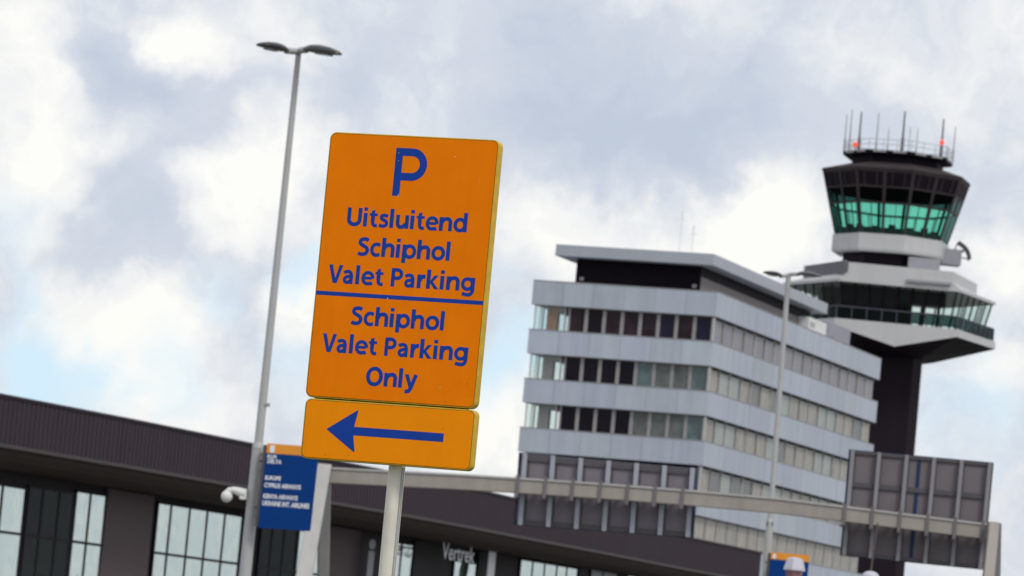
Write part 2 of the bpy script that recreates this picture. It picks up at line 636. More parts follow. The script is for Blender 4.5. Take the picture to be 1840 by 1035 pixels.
front = [['pane_plum', 'pane_dark', 'pane_plum', 'pane_plum', 'pane_plum', 'pane_blue', 'pane_plum', 'pane_blue'],
         ['pane_dark', 'pane_dark', 'pane_dark', 'pane_dark', 'pane_teal', 'pane_grey', 'pane_grey', 'pane_teal'],
         ['pane_dark', 'pane_dark', 'pane_dark', 'pane_dark', 'pane_grey', 'pane_grey', 'pane_grey', 'pane_teal']]
NSW = 17
for k in range(4):
    z1 = OZ - ST * k - BH
    z0 = OZ - ST * (k + 1)
    if k < 3:
        for i in range(8):
            ua, ub = uw0 + (uw1 - uw0) * i / 8, uw0 + (uw1 - uw0) * (i + 1) / 8
            window(ua, ub, 0, 0, z0, z1, M[front[k][i]], M['mull'], False)
        # see-through corner room: clear panes, a column and a dropped beam behind them
        gl = MB()
        ubox(gl, .30, hol - .2, .30, .32, z0 + .03, z1 - .03)
        gl.build('corner_glass', M['clear'], office)
        g2 = MB()
        ubox(g2, .26, .28, .45, 11, z0 + .03, z1 - .03)
        gw = g2.build('corner_glass', M['clear'], office)
        for a in (.22, .66, hol - .20):
            fr = MB()
            ubox(fr, a, a + .06, .26, .38, z0 + .002, z1 - .002)
            fr.build('mullion', M['mull_l'], office)
        for v in (2.2, 4.4, 7.6, 10.4):
            fr = MB()
            ubox(fr, .22, .32, v, v + .10, z0 + .002, z1 - .002)
            fr.build('mullion', M['mull_l'], office)
        cl = MB()
        ua, ub = U(984, 555, .5), U(1003, 555, .5)
        ubox(cl, ua, ub, .5, 1.1, z0 + .002, z1 - .002)
        cl.build('column', M['column'] if k == 0 else M['brownwall'], office)
        hd = MB()
        ubox(hd, ub + .002, hol - .25, .5, 1.1, z1 - .42, z1 - .002)
        hd.build('dropped_beam', M['brownwall'], office)
    for i in range(NSW):
        va, vb = .5 + (OL - .9) * i / NSW, .5 + (OL - .9) * (i + 1) / NSW
        if k == 0:
            pm = M['blind_lilac']
        elif rt.random() < .16:
            pm = M['blind_dim']
        else:
            pm = M[['blind_beige', 'blind_beige', 'blind_green', 'blind_beige', 'blind_green', 'blind_lilac'][(i * 7 + k * 5) % (5 if i < 14 else 6)]]
        window(0, 0, va, vb, z0, z1, pm, M['mull_l'] if i % 2 == 0 else M['mull'], True)
    cp = MB()                    # pale corner post
    ubox(cp, uw1 + .01, OW - .12, .12, .48, z0 + .002, z1 - .002)
    cp.build('corner_post', M['mull_l'], office)
lw = MB()
for k in range(4, NB - 1):
    z1 = OZ - ST * k - BH
    z0 = OZ - ST * (k + 1)
    for i in range(NSW):
        va, vb = .5 + (OL - .9) * i / NSW, .5 + (OL - .9) * (i + 1) / NSW
        ubox(lw, OW - .42, OW - .38, va + .12, vb - .1, z0 + .04, z1 - .06)
    for i in range(8):
        ua, ub = uw0 + (uw1 - uw0) * i / 8, uw0 + (uw1 - uw0) * (i + 1) / 8
        ubox(lw, ua + .1, ub - .1, .44, .48, z0 + .04, z1 - .04)
lw.build('window_rows', M['blind_beige'], office, kind='stuff')

# set-back top storey under a wide flat roof
su0, su1 = U(999, 440, .4), U(1283, 462, .4)
sv1 = V(1488, 545, su1)
zs1 = on(1283, 456, OC + SD * .4, FD).z
zs0 = on(1283, 477, OC + SD * .4, FD).z
b = MB()
ubox(b, su0, su1, .4, sv1, zs0, zs1)
b.build('flat_roof', M['slab'], office, bevel=.03)
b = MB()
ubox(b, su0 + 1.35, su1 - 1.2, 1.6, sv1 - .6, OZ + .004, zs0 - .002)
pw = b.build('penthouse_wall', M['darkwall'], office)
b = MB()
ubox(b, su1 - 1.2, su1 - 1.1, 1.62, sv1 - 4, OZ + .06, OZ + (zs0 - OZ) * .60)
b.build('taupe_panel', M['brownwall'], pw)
b = MB()
for a in (su0 + 1.7, su1 - 1.75):
    ubox(b, a, a + .3, 1.5, 1.6, OZ + .35, OZ + .6)
b.build('wall_lamps', M['mull'], pw)

# things standing on the office roofs
p = B(su1 - 2.6, 6, zs1)
for px, top, gname, lab in ((1226.5, 380, 0, 'taller of two thin pale aerial masts on the flat roof of the office block'),
                            (1249, 406, 1, 'shorter thin pale aerial mast on the flat roof of the office block')):
    base = on(px - 6, 452, OC + SD * 5, FD)
    bb = Vector((base.x, base.y, zs1))
    tp = on(px, top, OC + SD * 5, FD)
    t = thing('aerial_mast', lab, 'antenna', bb, 'aerial masts on the office roof')
    m_ = MB()
    m_.tube([bb, (bb.x, bb.y, tp.z - .5)], .035, 8)
    m_.build('mast', M['mast_white'], t)
    m_ = MB()
    m_.tube([(bb.x, bb.y, tp.z - .5), (bb.x, bb.y, tp.z)], .06, 8)
    m_.tube([(bb.x - .3, bb.y, tp.z - .6), (bb.x + .3, bb.y, tp.z - .6)], .03, 6)
    m_.build('aerial_head', M['mast_white'], t)

for px0, px1, py0, py1, vv, m_, lab in ((1452, 1484, 568, 602, 0, 'white', 'white box shaped plant unit on the roof of the office block'),
                                        (1489, 1527, 576, 616, 3, 'tw_grey', 'grey plant unit with louvres between the office roof and the control tower')):
    v0 = V(px0, py1, OW - .9 - vv)
    v1 = V(px1, py1, OW - .9 - vv)
    ztop = on(px0, py0, OC + FD * (.9 + vv), SD).z
    c0 = B(OW - .9 - vv, v0, OZ)
    t = thing('plant_unit', lab, 'plant unit', c0)
    bx = MB()
    ubox(bx, OW - 3.4 - vv, OW - .9 - vv, v0, min(v1, OL - .5) if vv == 0 else v1, OZ + .25, ztop)
    bx.build('casing', M[m_], t, bevel=.05)
    bx = MB()
    ubox(bx, OW - 3.2 - vv, OW - 1.1 - vv, v0 + .2, min(v1, OL - .5) - .2 if vv == 0 else v1 - .2, OZ + .05, OZ + .249)
    bx.build('base_frame', M['mull'], t)
    bx = MB()
    for i in range(5):
        zz = OZ + .6 + i * .22
        if zz < ztop - .25:
            ubox(bx, OW - .9 - vv, OW - .86 - vv, v0 + .4, v0 + 1.8, zz, zz + .09)
    bx.build('louvre', M['mull'], t)

# ------------------------------------------------------------------ control tower
TD = 450.0
TA = P(1590, 560, TD)
AX, AY = TA.x, TD
PXM = TD / F


def Zt(px, py, D=TD):
    return P(px, py, D).z


tower = thing('control_tower', 'dark shafted airport control tower with white pods and green glass cab behind the office block', 'control tower', (AX, AY, 0))


def octa(r, z, off=-8, n=8, cx=None, cy=None, a0=0):
    cx = AX if cx is None else cx
    cy = AY if cy is None else cy
    return [Vector((cx + r * math.cos(R(off + 360 / n * k)), cy - r * math.sin(R(off + 360 / n * k)), z)) for k in range(n)]


zr = Zt(1609, 320)
zg = Zt(1601, 431)
zb = Zt(1598, 463)
zn = Zt(1596, 486)
RR, RG, RB, RN = 137 * PXM * 1.0, 105 * PXM, 108 * PXM, 86 * PXM


def cabring(f, inset=0.0):
    r = RR + (RG - RR) * f - inset
    z = zr + (zg - zr) * f
    return octa(r, z)


def cabpt(k, s, f, inset=0.0):   # point on cab facet k, s along it, f down it
    l = cabring(f, inset)
    return l[k % 8].lerp(l[(k + 1) % 8], s)


def facet_strip(b, k, s0, s1, f0, f1, ins0, ins1):
    q = [cabpt(k, s0, f1, ins0), cabpt(k, s1, f1, ins0), cabpt(k, s1, f1, ins1), cabpt(k, s0, f1, ins1),
         cabpt(k, s0, f0, ins0), cabpt(k, s1, f0, ins0), cabpt(k, s1, f0, ins1), cabpt(k, s0, f0, ins1)]
    b.hexa(q)


cab = MB()
fr = MB()
for k in range(8):
    for i in range(2):
        s0, s1 = i / 2 + .03, (i + 1) / 2 - .03
        g = MB()
        facet_strip(g, k, s0, s1, .535, .985, .06, .10)
        g.build('cab_window', M['teal'], tower)
        g = MB()
        facet_strip(g, k, s0, s1, .285, .50, .06, .10)
        g.build('cab_upper_window', M['dimglass'] if k < 4 else M['teal'], tower)
        facet_strip(cab, k, s0, s1, .04, .255, .04, .12)
    for s0, s1 in ((0, .03), (.47, .53), (.97, 1)):
        facet_strip(fr, k, s0 + .0005, s1 - .0005, .001, .999, 0, .2)
    for s0, s1 in ((.0305, .4695), (.5305, .9695)):
        facet_strip(fr, k, s0, s1, .256, .284, 0.01, .2)
        facet_strip(fr, k, s0, s1, .501, .534, 0.01, .2)
        facet_strip(fr, k, s0, s1, .001, .039, 0.01, .2)
        for q in (.25, .75):
            m0 = s0 + (s1 - s0) * q
            facet_strip(fr, k, m0 - .008, m0 + .008, .04, .2555, 0.01, .03)
            facet_strip(fr, k, (s0 + s1) / 2 - .006, (s0 + s1) / 2 + .006, .535, .998, 0.02, .15) if q == .25 else None
cab.build('cab_upper_panels', M['tw_dark'], tower)
fr.build('cab_frame', M['tw_brown'], tower)
b = MB()                         # dark ceiling and inner console of the cab
b.loft([octa(RR - .5, zr - .35), octa(RR - .45, zr - .1)])
b.build('cab_ceiling', M['tw_dark'], tower)
b = MB()
b.loft([octa(RG - .5, zg + .02), octa(RG - .75, zg + .7)])
for i in range(16):
    a = R(360 / 16 * i + 5)
    h = .15 + .3 * ((i * 7) % 5) / 5
    b.box((AX + (RG - 1.3) * math.cos(a), AY - (RG - 1.3) * math.sin(a), zg + .7 + h / 2), .7, .5, h)
b.build('cab_console', M['tw_brown'], tower)
b = MB()                         # roof of the cab
rp = 84 * PXM
zp0 = zr + 19 * PXM
zp1 = zr + 31 * PXM
b.loft([octa(RR + .05, zr), octa(RR + .05, zr + .22), octa(rp, zp0)])
b.build('cab_roof', M['tw_brown'], tower)
b = MB()
b.loft([octa(rp, zp0 + .002), octa(rp + .05, zp1)])
b.build('roof_drum', M['tw_dark'], tower)
b = MB()
rpl = 102 * PXM
b.loft([octa(rpl - .1, zp1 + .002), octa(rpl, zp1 + .1), octa(rpl, zp1 + .42)])
b.build('aerial_platform', M['tw_dark'], tower)
b = MB()
for k in range(8):
    if k in (0, 1, 2, 3):
        l = octa(rpl + .01, zp1)
        a, c = l[k], l[(k + 1) % 8]
        for s0, s1 in ((.12, .42), (.58, .88)):
            p0, p1 = a.lerp(c, s0), a.lerp(c, s1)
            b = MB()
            b.tube([p0 + Vector((0, 0, .26)), p1 + Vector((0, 0, .26))], .09, 6)
            b.build('platform_light', M['aerial_p'], tower)
b = MB()
top = octa(rpl - .05, zp1 + 1.5)
for k in range(8):
    for zz in (0, -.5):
        b.tube([top[k] + Vector((0, 0, zz)), top[(k + 1) % 8] + Vector((0, 0, zz))], .03, 6)
    for s in (0, .33, .66):
        q = top[k].lerp(top[(k + 1) % 8], s)
        b.tube([q + Vector((0, 0, -1.1)), q], .03, 6)
b.build('platform_railing', M['aerial_p'], tower)

X0 = 659
S_ = PXM / 3.45
for X, ytop, ybot, r, side, mm in ((322, 130, 345, .09, .2, 'aerial_p'), (380, 85, 345, .10, -.4, 'aerial_p'), (424, 105, 335, .13, .5, 'aerial'), (556, 65, 330, .10, -.5, 'aerial_p'),
                                   (588, 200, 335, .07, .6, 'aerial_p'), (680, 115, 355, .14, .8, 'aerial'), (760, 150, 350, .07, -.7, 'aerial_p'), (800, 160, 355, .08, -.5, 'aerial_p'),
                                   (936, 145, 380, .14, .4, 'aerial'), (1036, 190, 395, .09, 0, 'aerial_p'), (975, 300, 385, .06, -.4, 'aerial_p'), (362, 215, 345, .06, .4, 'aerial_p')):
    dx = (X - (X0 + (370 - ytop) * .093)) * S_
    dx = max(-rpl * .97, min(rpl * .97, dx))
    dy = -side * math.sqrt(max(0, rpl ** 2 - dx ** 2)) * .9
    zz0 = zp1 + .42
    zz1 = zz0 + (ybot - ytop) * S_ + .3
    a = MB()
    a.tube([(AX + dx, AY + dy, zz0), (AX + dx, AY + dy, zz0 + (zz1 - zz0) * .35)], r * 1.15, 8)
    a.tube([(AX + dx, AY + dy, zz0 + (zz1 - zz0) * .35), (AX + dx, AY + dy, zz1)], [r * .8, r * .55], 8)
    a.build('aerial', M[mm], tower)
for X, Y in ((404, 275), (940, 262)):
    q = P(1420 + X / 3.45, 180 + Y / 3.45, AY - 3.5)
    a = MB()
    a.ball((q.x, q.y, q.z), .25, .25, .28)
    lt = a.build('warning_light', M['beacon'], tower, smooth=True)
    a = MB()
    a.tube([(q.x, q.y, zp1 + .4), (q.x, q.y, q.z - .3)], .10, 8)
    a.build('light_stem', M['aerial'], lt)

b = MB()                         # white band under the cab and the dark neck
b.loft([octa(RB * .985, zb), octa(RB, zb + .25), octa(RB, zg - .06), octa(RG + .02, zg - .01)])
b.build('cab_base_band', M['tw_white'], tower)
b = MB()
b.loft([octa(RN, zn - 1.5), octa(RN, zb - .002)])
b.build('neck', M['tw_dark'], tower)
b = MB()
q = P(1660, 478, AY - 5)
b.box((q.x, AY - 4.0, (zb + zn) / 2 - .1), 3.2, 2.4, zb - zn - .2)
b.build('neck_annex', M['tw_grey'], tower)
b = MB()
q = P(1707, 463, AY - 1)
b.box(q, 2.1, 2.2, 1.6)
bo = b.build('bracket_box', M['tw_grey'], tower, bevel=.05)
b = MB()                         # lattice radar reflector on a bracket at the right of the cab base
q0 = P(1722, 436, AY - 1)
q1 = P(1742, 466, AY - 1)
for i in range(7):
    s = i / 6
    c0 = q0.lerp(q1, s) + Vector((.25 * math.sin(s * 3.14), 0, .15 * math.sin(s * 3.14)))
    b.tube([c0 + Vector((0, -1.2, 0)), c0 + Vector((0, 1.2, 0))], .07, 6)
for yy in (-1.1, -.4, .4, 1.1):
    pts = []
    for i in range(7):
        s = i / 6
        pts.append(q0.lerp(q1, s) + Vector((.25 * math.sin(s * 3.14), yy, .15 * math.sin(s * 3.14))))
    b.tube(pts, .08, 6)
m0 = q0.lerp(q1, .5)
b.tube([m0, P(1712, 455, AY - 1)], .14, 6)
b.tube([q0, P(1712, 455, AY - 1)], .06, 6)
b.tube([q1, P(1712, 460, AY - 1)], .06, 6)
b.build('radar_reflector', M['aerial'], tower)

# lower pod: six sided, wide eaves, glazed storey, balcony, keeled underside
PF = 441.0
PB = 463.0


def sym(p_fr, p_sr, mid):        # six points from the front right and side right corners
    fx, sx = p_fr.x - mid, p_sr.x - mid
    z = (p_fr.z + p_sr.z) / 2
    return [Vector((mid - fx, PF, z)), Vector((mid + fx, PF, z)), Vector((mid + sx, 452, z)), Vector((mid + fx, PB, z)), Vector((mid - fx, PB, z)), Vector((mid - sx, 452, z))]


MIDX = (P(1724, 522.5, PF).x + P(1508, 512, PF).x) / 2
ftop = sym(P(1713, 486, PF), P(1756, 513, 452), MIDX)
fbot = sym(P(1724, 522.5, PF), P(1789, 550, 452), MIDX)
btop = sym(P(1721, 587.5, PF), P(1788, 618, 452), MIDX)
bbot = sym(P(1720, 602, PF), P(1788, 631, 452), MIDX)
zmid = P(1756, 529, 452).z
fmid = [Vector((p.x, p.y, zmid)) for p in ftop]
fedge = [p + Vector((0, 0, .28)) for p in fbot]


def scale_loop(l, dx, dz=0):     # inset a loop towards the axis
    o = []
    for p in l:
        d = Vector((MIDX - p.x, 452 - p.y, 0))
        o.append(p + d.normalized() * dx + Vector((0, 0, dz)))
    return o


b = MB()
b.loft([fbot, fedge, fmid, ftop])
b.build('pod_roof', M['tw_white'], tower)
b = MB()
b.loft([scale_loop(ftop, 1.5, .002), scale_loop(ftop, 1.5, .12)])
b.build('pod_roof_step', M['tw_white'], tower)
b = MB()
p0, p1 = P(1629, 504, PF), P(1709, 511, PF)
b.hexa([p0 + Vector((0, -.35, -.12)), p1 + Vector((0, -.35, -.12)), p1 + Vector((0, .5, -.12)), p0 + Vector((0, .5, -.12)),
        p0 + Vector((0, -.35, .14)), p1 + Vector((0, -.35, .14)), p1 + Vector((0, .5, .14)), p0 + Vector((0, .5, .14))])
b.build('vent_slot', M['tw_grey'], tower)
b = MB()                         # louvred screen on the left of the pod roof
a0, a1 = ftop[5], ftop[0]
for i in range(8):
    p0, p1 = a0.lerp(a1, .04) + Vector((0, -.1, .05 + i * .2 - 1.4)), a0.lerp(a1, .97) + Vector((0, -.1, .05 + i * .2 - 1.4))
    b.hexa([p0 + Vector((-.3, -.3, 0)), p1 + Vector((-.3, -.3, 0)), p1 + Vector((0, .3, 0)), p0 + Vector((0, .3, 0)),
            p0 + Vector((-.3, -.3, .1)), p1 + Vector((-.3, -.3, .1)), p1 + Vector((0, .3, .1)), p0 + Vector((0, .3, .1))])
b.build('louvre_screen', M['tw_grey'], tower)
gt = scale_loop(fbot, .35, -.003)
gb = scale_loop(btop, 1.5, .003)
zc = gt[0].z
for k in range(6):
    a, c, d, e_ = gt[k], gt[(k + 1) % 6], gb[(k + 1) % 6], gb[k]
    nm = 8 if k in (0, 3) else 6
    frm = MB()
    for i in range(nm):
        s0, s1 = i / nm, (i + 1) / nm
        g = MB()
        A_, B_, C_, D_ = a.lerp(c, s0 + .012), a.lerp(c, s1 - .012), e_.lerp(d, s1 - .012), e_.lerp(d, s0 + .012)
        inw = Vector((MIDX - (a.x + c.x) / 2, 452 - (a.y + c.y) / 2, 0)).normalized() * .05
        g.hexa([D_, C_, C_ + inw, D_ + inw, A_, B_, B_ + inw, A_ + inw])
        g.build('pod_window', M['podglass'], tower)
        frm.tube([a.lerp(c, s0) + inw, e_.lerp(d, s0) + inw], .09, 6)
    frm.build('pod_mullions', M['tw_dark'], tower)
b = MB()                         # rooms in the middle of the glazed storey
x0_, x1_, y0_, y1_ = MIDX - 7.0, MIDX + 2.0, 448, 456
b.hexa([Vector((x, y, z)) for z in (btop[0].z + .01, fbot[0].z - .01) for x, y in ((x0_, y0_), (x1_, y0_), (x1_, y1_), (x0_, y1_))])
b.build('pod_core', M['tw_dark'], tower)
b = MB()                         # dark furniture and screens behind the front windows
b.hexa([Vector((MIDX - 5.6, PF + 2.4, gb[0].z)), Vector((MIDX + .2, PF + 2.4, gb[0].z)), Vector((MIDX + .2, PF + 4, gb[0].z)), Vector((MIDX - 5.6, PF + 4, gb[0].z)),
        Vector((MIDX - 5.6, PF + 2.4, zc - .02)), Vector((MIDX + .2, PF + 2.4, zc - .02)), Vector((MIDX + .2, PF + 4, zc - .02)), Vector((MIDX - 5.6, PF + 4, zc - .02))])
zq = gb[0].z + (zc - gb[0].z) * .62
b.hexa([Vector((MIDX + x, PF + y, z)) for z in (zq, zc - .02) for x, y in ((.21, 2.6), (5.0, 2.6), (5.0, 3.6), (.21, 3.6))])
b.build('pod_partition', M['tw_dark'], tower)
b = MB()
for x in (1.4, 2.6, 4.2):
    b.hexa([Vector((MIDX + x + dx, PF + y, z)) for z in (gb[0].z, zq) for dx, y in ((0, 2.7), (.3, 2.7), (.3, 3.1), (0, 3.1))])
b.build('pod_columns', M['tw_brown'], tower)
rail = MB()
rt_ = scale_loop(btop, .25, 1.25)
rb_ = scale_loop(btop, .25, .15)
for k in range(6):
    p0, p1, q0_, q1_ = rb_[k], rb_[(k + 1) % 6], rt_[k], rt_[(k + 1) % 6]
    inw = Vector((MIDX - (p0.x + p1.x) / 2, 452 - (p0.y + p1.y) / 2, 0)).normalized() * .06
    rail.hexa([p0, p1, p1 + inw, p0 + inw, q0_, q1_, q1_ + inw, q0_ + inw])
rail.build('balcony_panel', M['dimglass'], tower)
rail = MB()
for k in range(6):
    rail.tube([rt_[k], rt_[(k + 1) % 6]], .09, 6)
    for i in range(8):
        s = i / 8
        rail.tube([btop[k].lerp(btop[(k + 1) % 6], s * .98 + .01) + Vector((0, .25 if k == 0 else 0, 0)) if False else scale_loop(btop, .25)[k].lerp(scale_loop(btop, .25)[(k + 1) % 6], s), rt_[k].lerp(rt_[(k + 1) % 6], s)], .07, 6)
rail.build('balcony_railing', M['tw_rail'], tower)
fm = P(1608, 622.6, PF)
zk = P(1665, 647.5, 449).z
bl = [bbot[0], Vector((MIDX, PF, fm.z)), bbot[1], bbot[2], bbot[3], Vector((MIDX, PB, fm.z)), bbot[4], bbot[5]]
tl = [btop[0], Vector((MIDX, PF, btop[0].z)), btop[1], btop[2], btop[3], Vector((MIDX, PB, btop[0].z)), btop[4], btop[5]]
b = MB()
b.loft([bl, tl])
b.build('pod_lower_band', M['tw_white'], tower)
inner = [Vector((MIDX + dx, 452 + dy, zk)) for dx, dy in ((-3.2, -7), (0, -8.2), (3.2, -7), (5.0, 0), (3.2, 7), (0, 8.2), (-3.2, 7), (-5, 0))]
b = MB()
b.loft([inner, [p + Vector((0, 0, -.004)) for p in bl]])
b.build('pod_underside', M['tw_dark'], tower)
sx = P(1651, 680, 450).x
hw = 70 * PXM
scx = sx - hw
b = MB()
sl_ = [(-hw, 2.2), (-hw, -2.2), (-hw * .72, -3.6), (hw * .74, -3.6), (hw, -2.2), (hw, 2.2), (hw * .74, 3.6), (-hw * .72, 3.6)]
b.prism([(scx + x, 450 + y, 0) for x, y in sl_], (0, 0, zk - .01))
b.build('tower_shaft', M['tw_shaft'], tower)

# ------------------------------------------------------------------ terminal building
RP = [(-230, 667), (0, 712), (230, 756), (450, 800), (613, 833), (740, 858), (850, 881), (927, 898.5), (1090, 934), (1243, 969), (1368, 995)]
ZTOP = P(0, 712, 150).z


def at_z(px, py, z):
    r = ray(px, py)
    return Vector((0, 0, CAMZ)) + r * ((z - CAMZ) / r.z)


TP = [at_z(x, y, ZTOP) for x, y in RP]
ZF = CAMZ + .785 * (ZTOP - CAMZ)
T0, T1 = TP[1], TP[-1]
TDIR = Vector((T1.x - T0.x, T1.y - T0.y, 0)).normalized()
TN = Vector((TDIR.y, -TDIR.x, 0))            # towards the camera side
if TN.y > 0:
    TN = -TN
print('terminal', [tuple(round(c, 1) for c in p) for p in TP], 'zf', ZF)
print('office', OW, OL, OZ, NB, 'tower', AX, zr, zg, zk)
term = thing('terminal_building', 'long low dark terminal building with a ribbed roof fascia behind the lamp post and gantry', 'building', (T0.x, T0.y, 0))
b = MB()
top = [Vector((p.x, p.y, ZTOP)) for p in TP]
bk = [p - TN * 30 for p in top]
loop_t = top + bk[::-1]
b.prism([p + Vector((0, 0, ZF - ZTOP + .01)) - (TN * .4 if i < len(top) else Vector()) for i, p in enumerate(loop_t)], (0, 0, ZTOP - ZF - .06))
b.build('roof', M['roofgrey'], term)
b = MB()                         # ribbed metal fascia: one shallow rib every half metre
tot = 0
for i in range(len(top) - 1):
    a, c = top[i], top[i + 1]
    n = max(2, int((c - a).length / .34))
    for j in range(n):
        p0, p1 = a.lerp(c, j / n), a.lerp(c, (j + 1) / n)
        mid = p0.lerp(p1, .5)
        for q0_, q1_, off in ((p0, mid, .022), (mid, p1, 0)):
            o_ = TN * off
            h = Vector((0, 0, ZF - ZTOP))
            b.hexa([q0_ + h + o_, q1_ + h + o_, q1_ + h - TN * .3, q0_ + h - TN * .3, q0_ + o_, q1_ + o_, q1_ - TN * .3, q0_ - TN * .3])
b.build('fascia', M['fascia'], term)

def edge_strip(offs, m, name, closed=True):
    b = MB()
    n = len(offs)
    loops = []
    for p in top:
        loops.append([p + TN * o_ + Vector((0, 0, z - ZTOP)) for o_, z in offs])
    b.loft(loops)
    return b.build(name, m, term, smooth=False)


edge_strip([(.07, ZTOP + .003), (.07, ZTOP + .10), (-.3, ZTOP + .10), (-.3, ZTOP + .003)], M['fascia'], 'roof_coping')
edge_strip([(.10, ZF - .13), (.10, ZF - .004), (-.3, ZF - .004), (-.3, ZF - .13)], M['lip'], 'fascia_lip')
bh = .74
edge_strip([(-.1, ZF - .135), (-.16, ZF - .32), (-.38, ZF - .54), (-.8, ZF - .68), (-1.6, ZF - bh), (-2.2, ZF - bh), (-2.2, ZF - .135)], M['bull'], 'bullnose_soffit')
# recessed wall, straight, well behind the fascia
WB = T0 - TN * 2.0
wall = MB()
wa, wb = WB - TDIR * 40, WB + TDIR * ((T1 - T0).length - .3)
wall.hexa([Vector((p.x, p.y, 0)) for p in (wa, wb, wb - TN * 26, wa - TN * 26)] + [Vector((p.x, p.y, ZF - .2)) for p in (wa, wb, wb - TN * 26, wa - TN * 26)])
wall.build('wall', M['twall'], term)


def Wp(px, py, off=0.0):
    return on(px, py, WB + TN * off, TDIR)


def wbox(b, x0, x1, z0, z1, o0, o1):      # x0, x1 are distances along the wall from WB
    q = []
    for z in (z0, z1):
        for x, o_ in ((x0, o1), (x1, o1), (x1, o0), (x0, o0)):
            p = WB + TDIR * x + TN * o_
            q.append(Vector((p.x, p.y, z)))
    b.hexa(q)


def along(px, py, off=0.0):
    return (Wp(px, py, off) - WB).dot(TDIR)


def twindow(x0, x1, y, mulls, m, trans=None, name='window'):
    a, c = along(x0, y, .05), along(x1, y, .05)
    zt_ = Wp((x0 + x1) / 2, y, .05).z
    g = MB()
    wbox(g, a, c, .3, zt_, .03, .06)
    o = g.build(name, M[m], term)
    f_ = MB()
    xs = [a] + [along(mx, y, .05) for mx in mulls] + [c]
    for x in xs:
        wbox(f_, x - .06, x + .06, .28, zt_ + .05, .04, .085)
    for i in range(len(xs) - 1):
        for zz in ([trans] if trans else []) + [zt_ + .0, .36]:
            wbox(f_, xs[i] + .061, xs[i + 1] - .061, zz - .05, zz + .05, .04, .08)
    f_.build('window_frame', M['twall'], o)
    return o


ztr = Wp(160, 977, .05).z
twindow(-150, 48, 862, [-110, -70, -30, 6], 'skyglass', ztr)
twindow(52, 134, 880, [78, 108], 'dimmirror', ztr)
twindow(137, 193, 886, [163], 'skyglass', ztr)
twindow(283, 437, 915, [307, 341, 373, 405], 'skyglass', ztr)
twindow(470, 535, 945, [490, 512], 'dimmirror', ztr)
twindow(537, 580, 955, [556], 'skyglass', ztr)
twindow(702, 745, 976, [722], 'skyglass')
twindow(816, 859, 1010, [839], 'skyglass')
twindow(935, 1040, 1013, [957, 979, 1001, 1019], 'skyglass')
twindow(1062, 1110, 1024, [1084], 'pane_grey')
twindow(1128, 1178, 1031, [1150], 'skyglass')
for x0, x1, y in ((196, 280, 876), (590, 650, 940), (748, 768, 960), (862, 872, 985), (1042, 1058, 1008)):
    g = MB()
    a, c = along(x0, y, .12), along(x1, y, .12)
    wbox(g, a, c, 0, ZF - bh - .01, .002, .12)
    g.build('pier', M['tpier'] if x0 < 600 else M['twall'], term)


# ---- lettering from the built-in font, turned into plain mesh
def text_mesh(txt, bold=0.0):
    cu = bpy.data.curves.new('txt', 'FONT')
    cu.body = txt
    cu.offset = bold
    cu.resolution_u = 3
    o = bpy.data.objects.new('txt', cu)
    COL.objects.link(o)
    dg = bpy.context.evaluated_depsgraph_get()
    me = bpy.data.meshes.new_from_object(o.evaluated_get(dg))
    vs = [v.co.copy() for v in me.vertices]
    fs = [tuple(p.vertices) for p in me.polygons]
    bpy.data.objects.remove(o)
    bpy.data.curves.remove(cu)
    bpy.data.meshes.remove(me)
    x0, x1 = min(v.x for v in vs), max(v.x for v in vs)
    y0, y1 = min(v.y for v in vs), max(v.y for v in vs)
    return [((v.x - x0) / (x1 - x0), (v.y - y0) / (y1 - y0)) for v in vs], fs


def put_text(name, txt, o, ax, az, wd, ht, m, parent, bold=.02, nrm=None, thick=.02):
    v, f = text_mesh(txt, bold)
    b = MB()
    nrm = Vector((0, 0, 0)) if nrm is None else Vector(nrm) * thick
    b.add([o + ax * (x * wd) + az * (y * ht) + nrm for x, y in v], f)
    return b.build(name, m, parent)


UPV = Vector((0, 0, 1))
p0 = Wp(793, 1004, 1.3)
p1 = Wp(851, 1012, 1.3)
put_text('departures_lettering', 'Vertrek', p0, TDIR, UPV, (p1 - p0).dot(TDIR), P(793, 974, p0.y).z - p0.z, M['letter'], term, .008, TN, .02)
for txt, x, y0_, y1_, wpx in (('1', 873, 1046, 988, 13), ('i', 656, 1046, 967, 12)):
    p0 = Wp(x, y0_, .7)
    p1 = Wp(x + wpx, y0_, .7)
    put_text('sign_number' if txt == '1' else 'information_letter', txt, p0, TDIR, UPV, (p1 - p0).dot(TDIR), P(x, y1_, p0.y).z - p0.z, M['letter'] if txt == '1' else M['tw_grey'], term, .03, TN, .02)


# ------------------------------------------------------------------ street lamps
def to_ground(a, c):
    d = (c - a)
    t = (0 - a.z) / d.z
    return a + d * t


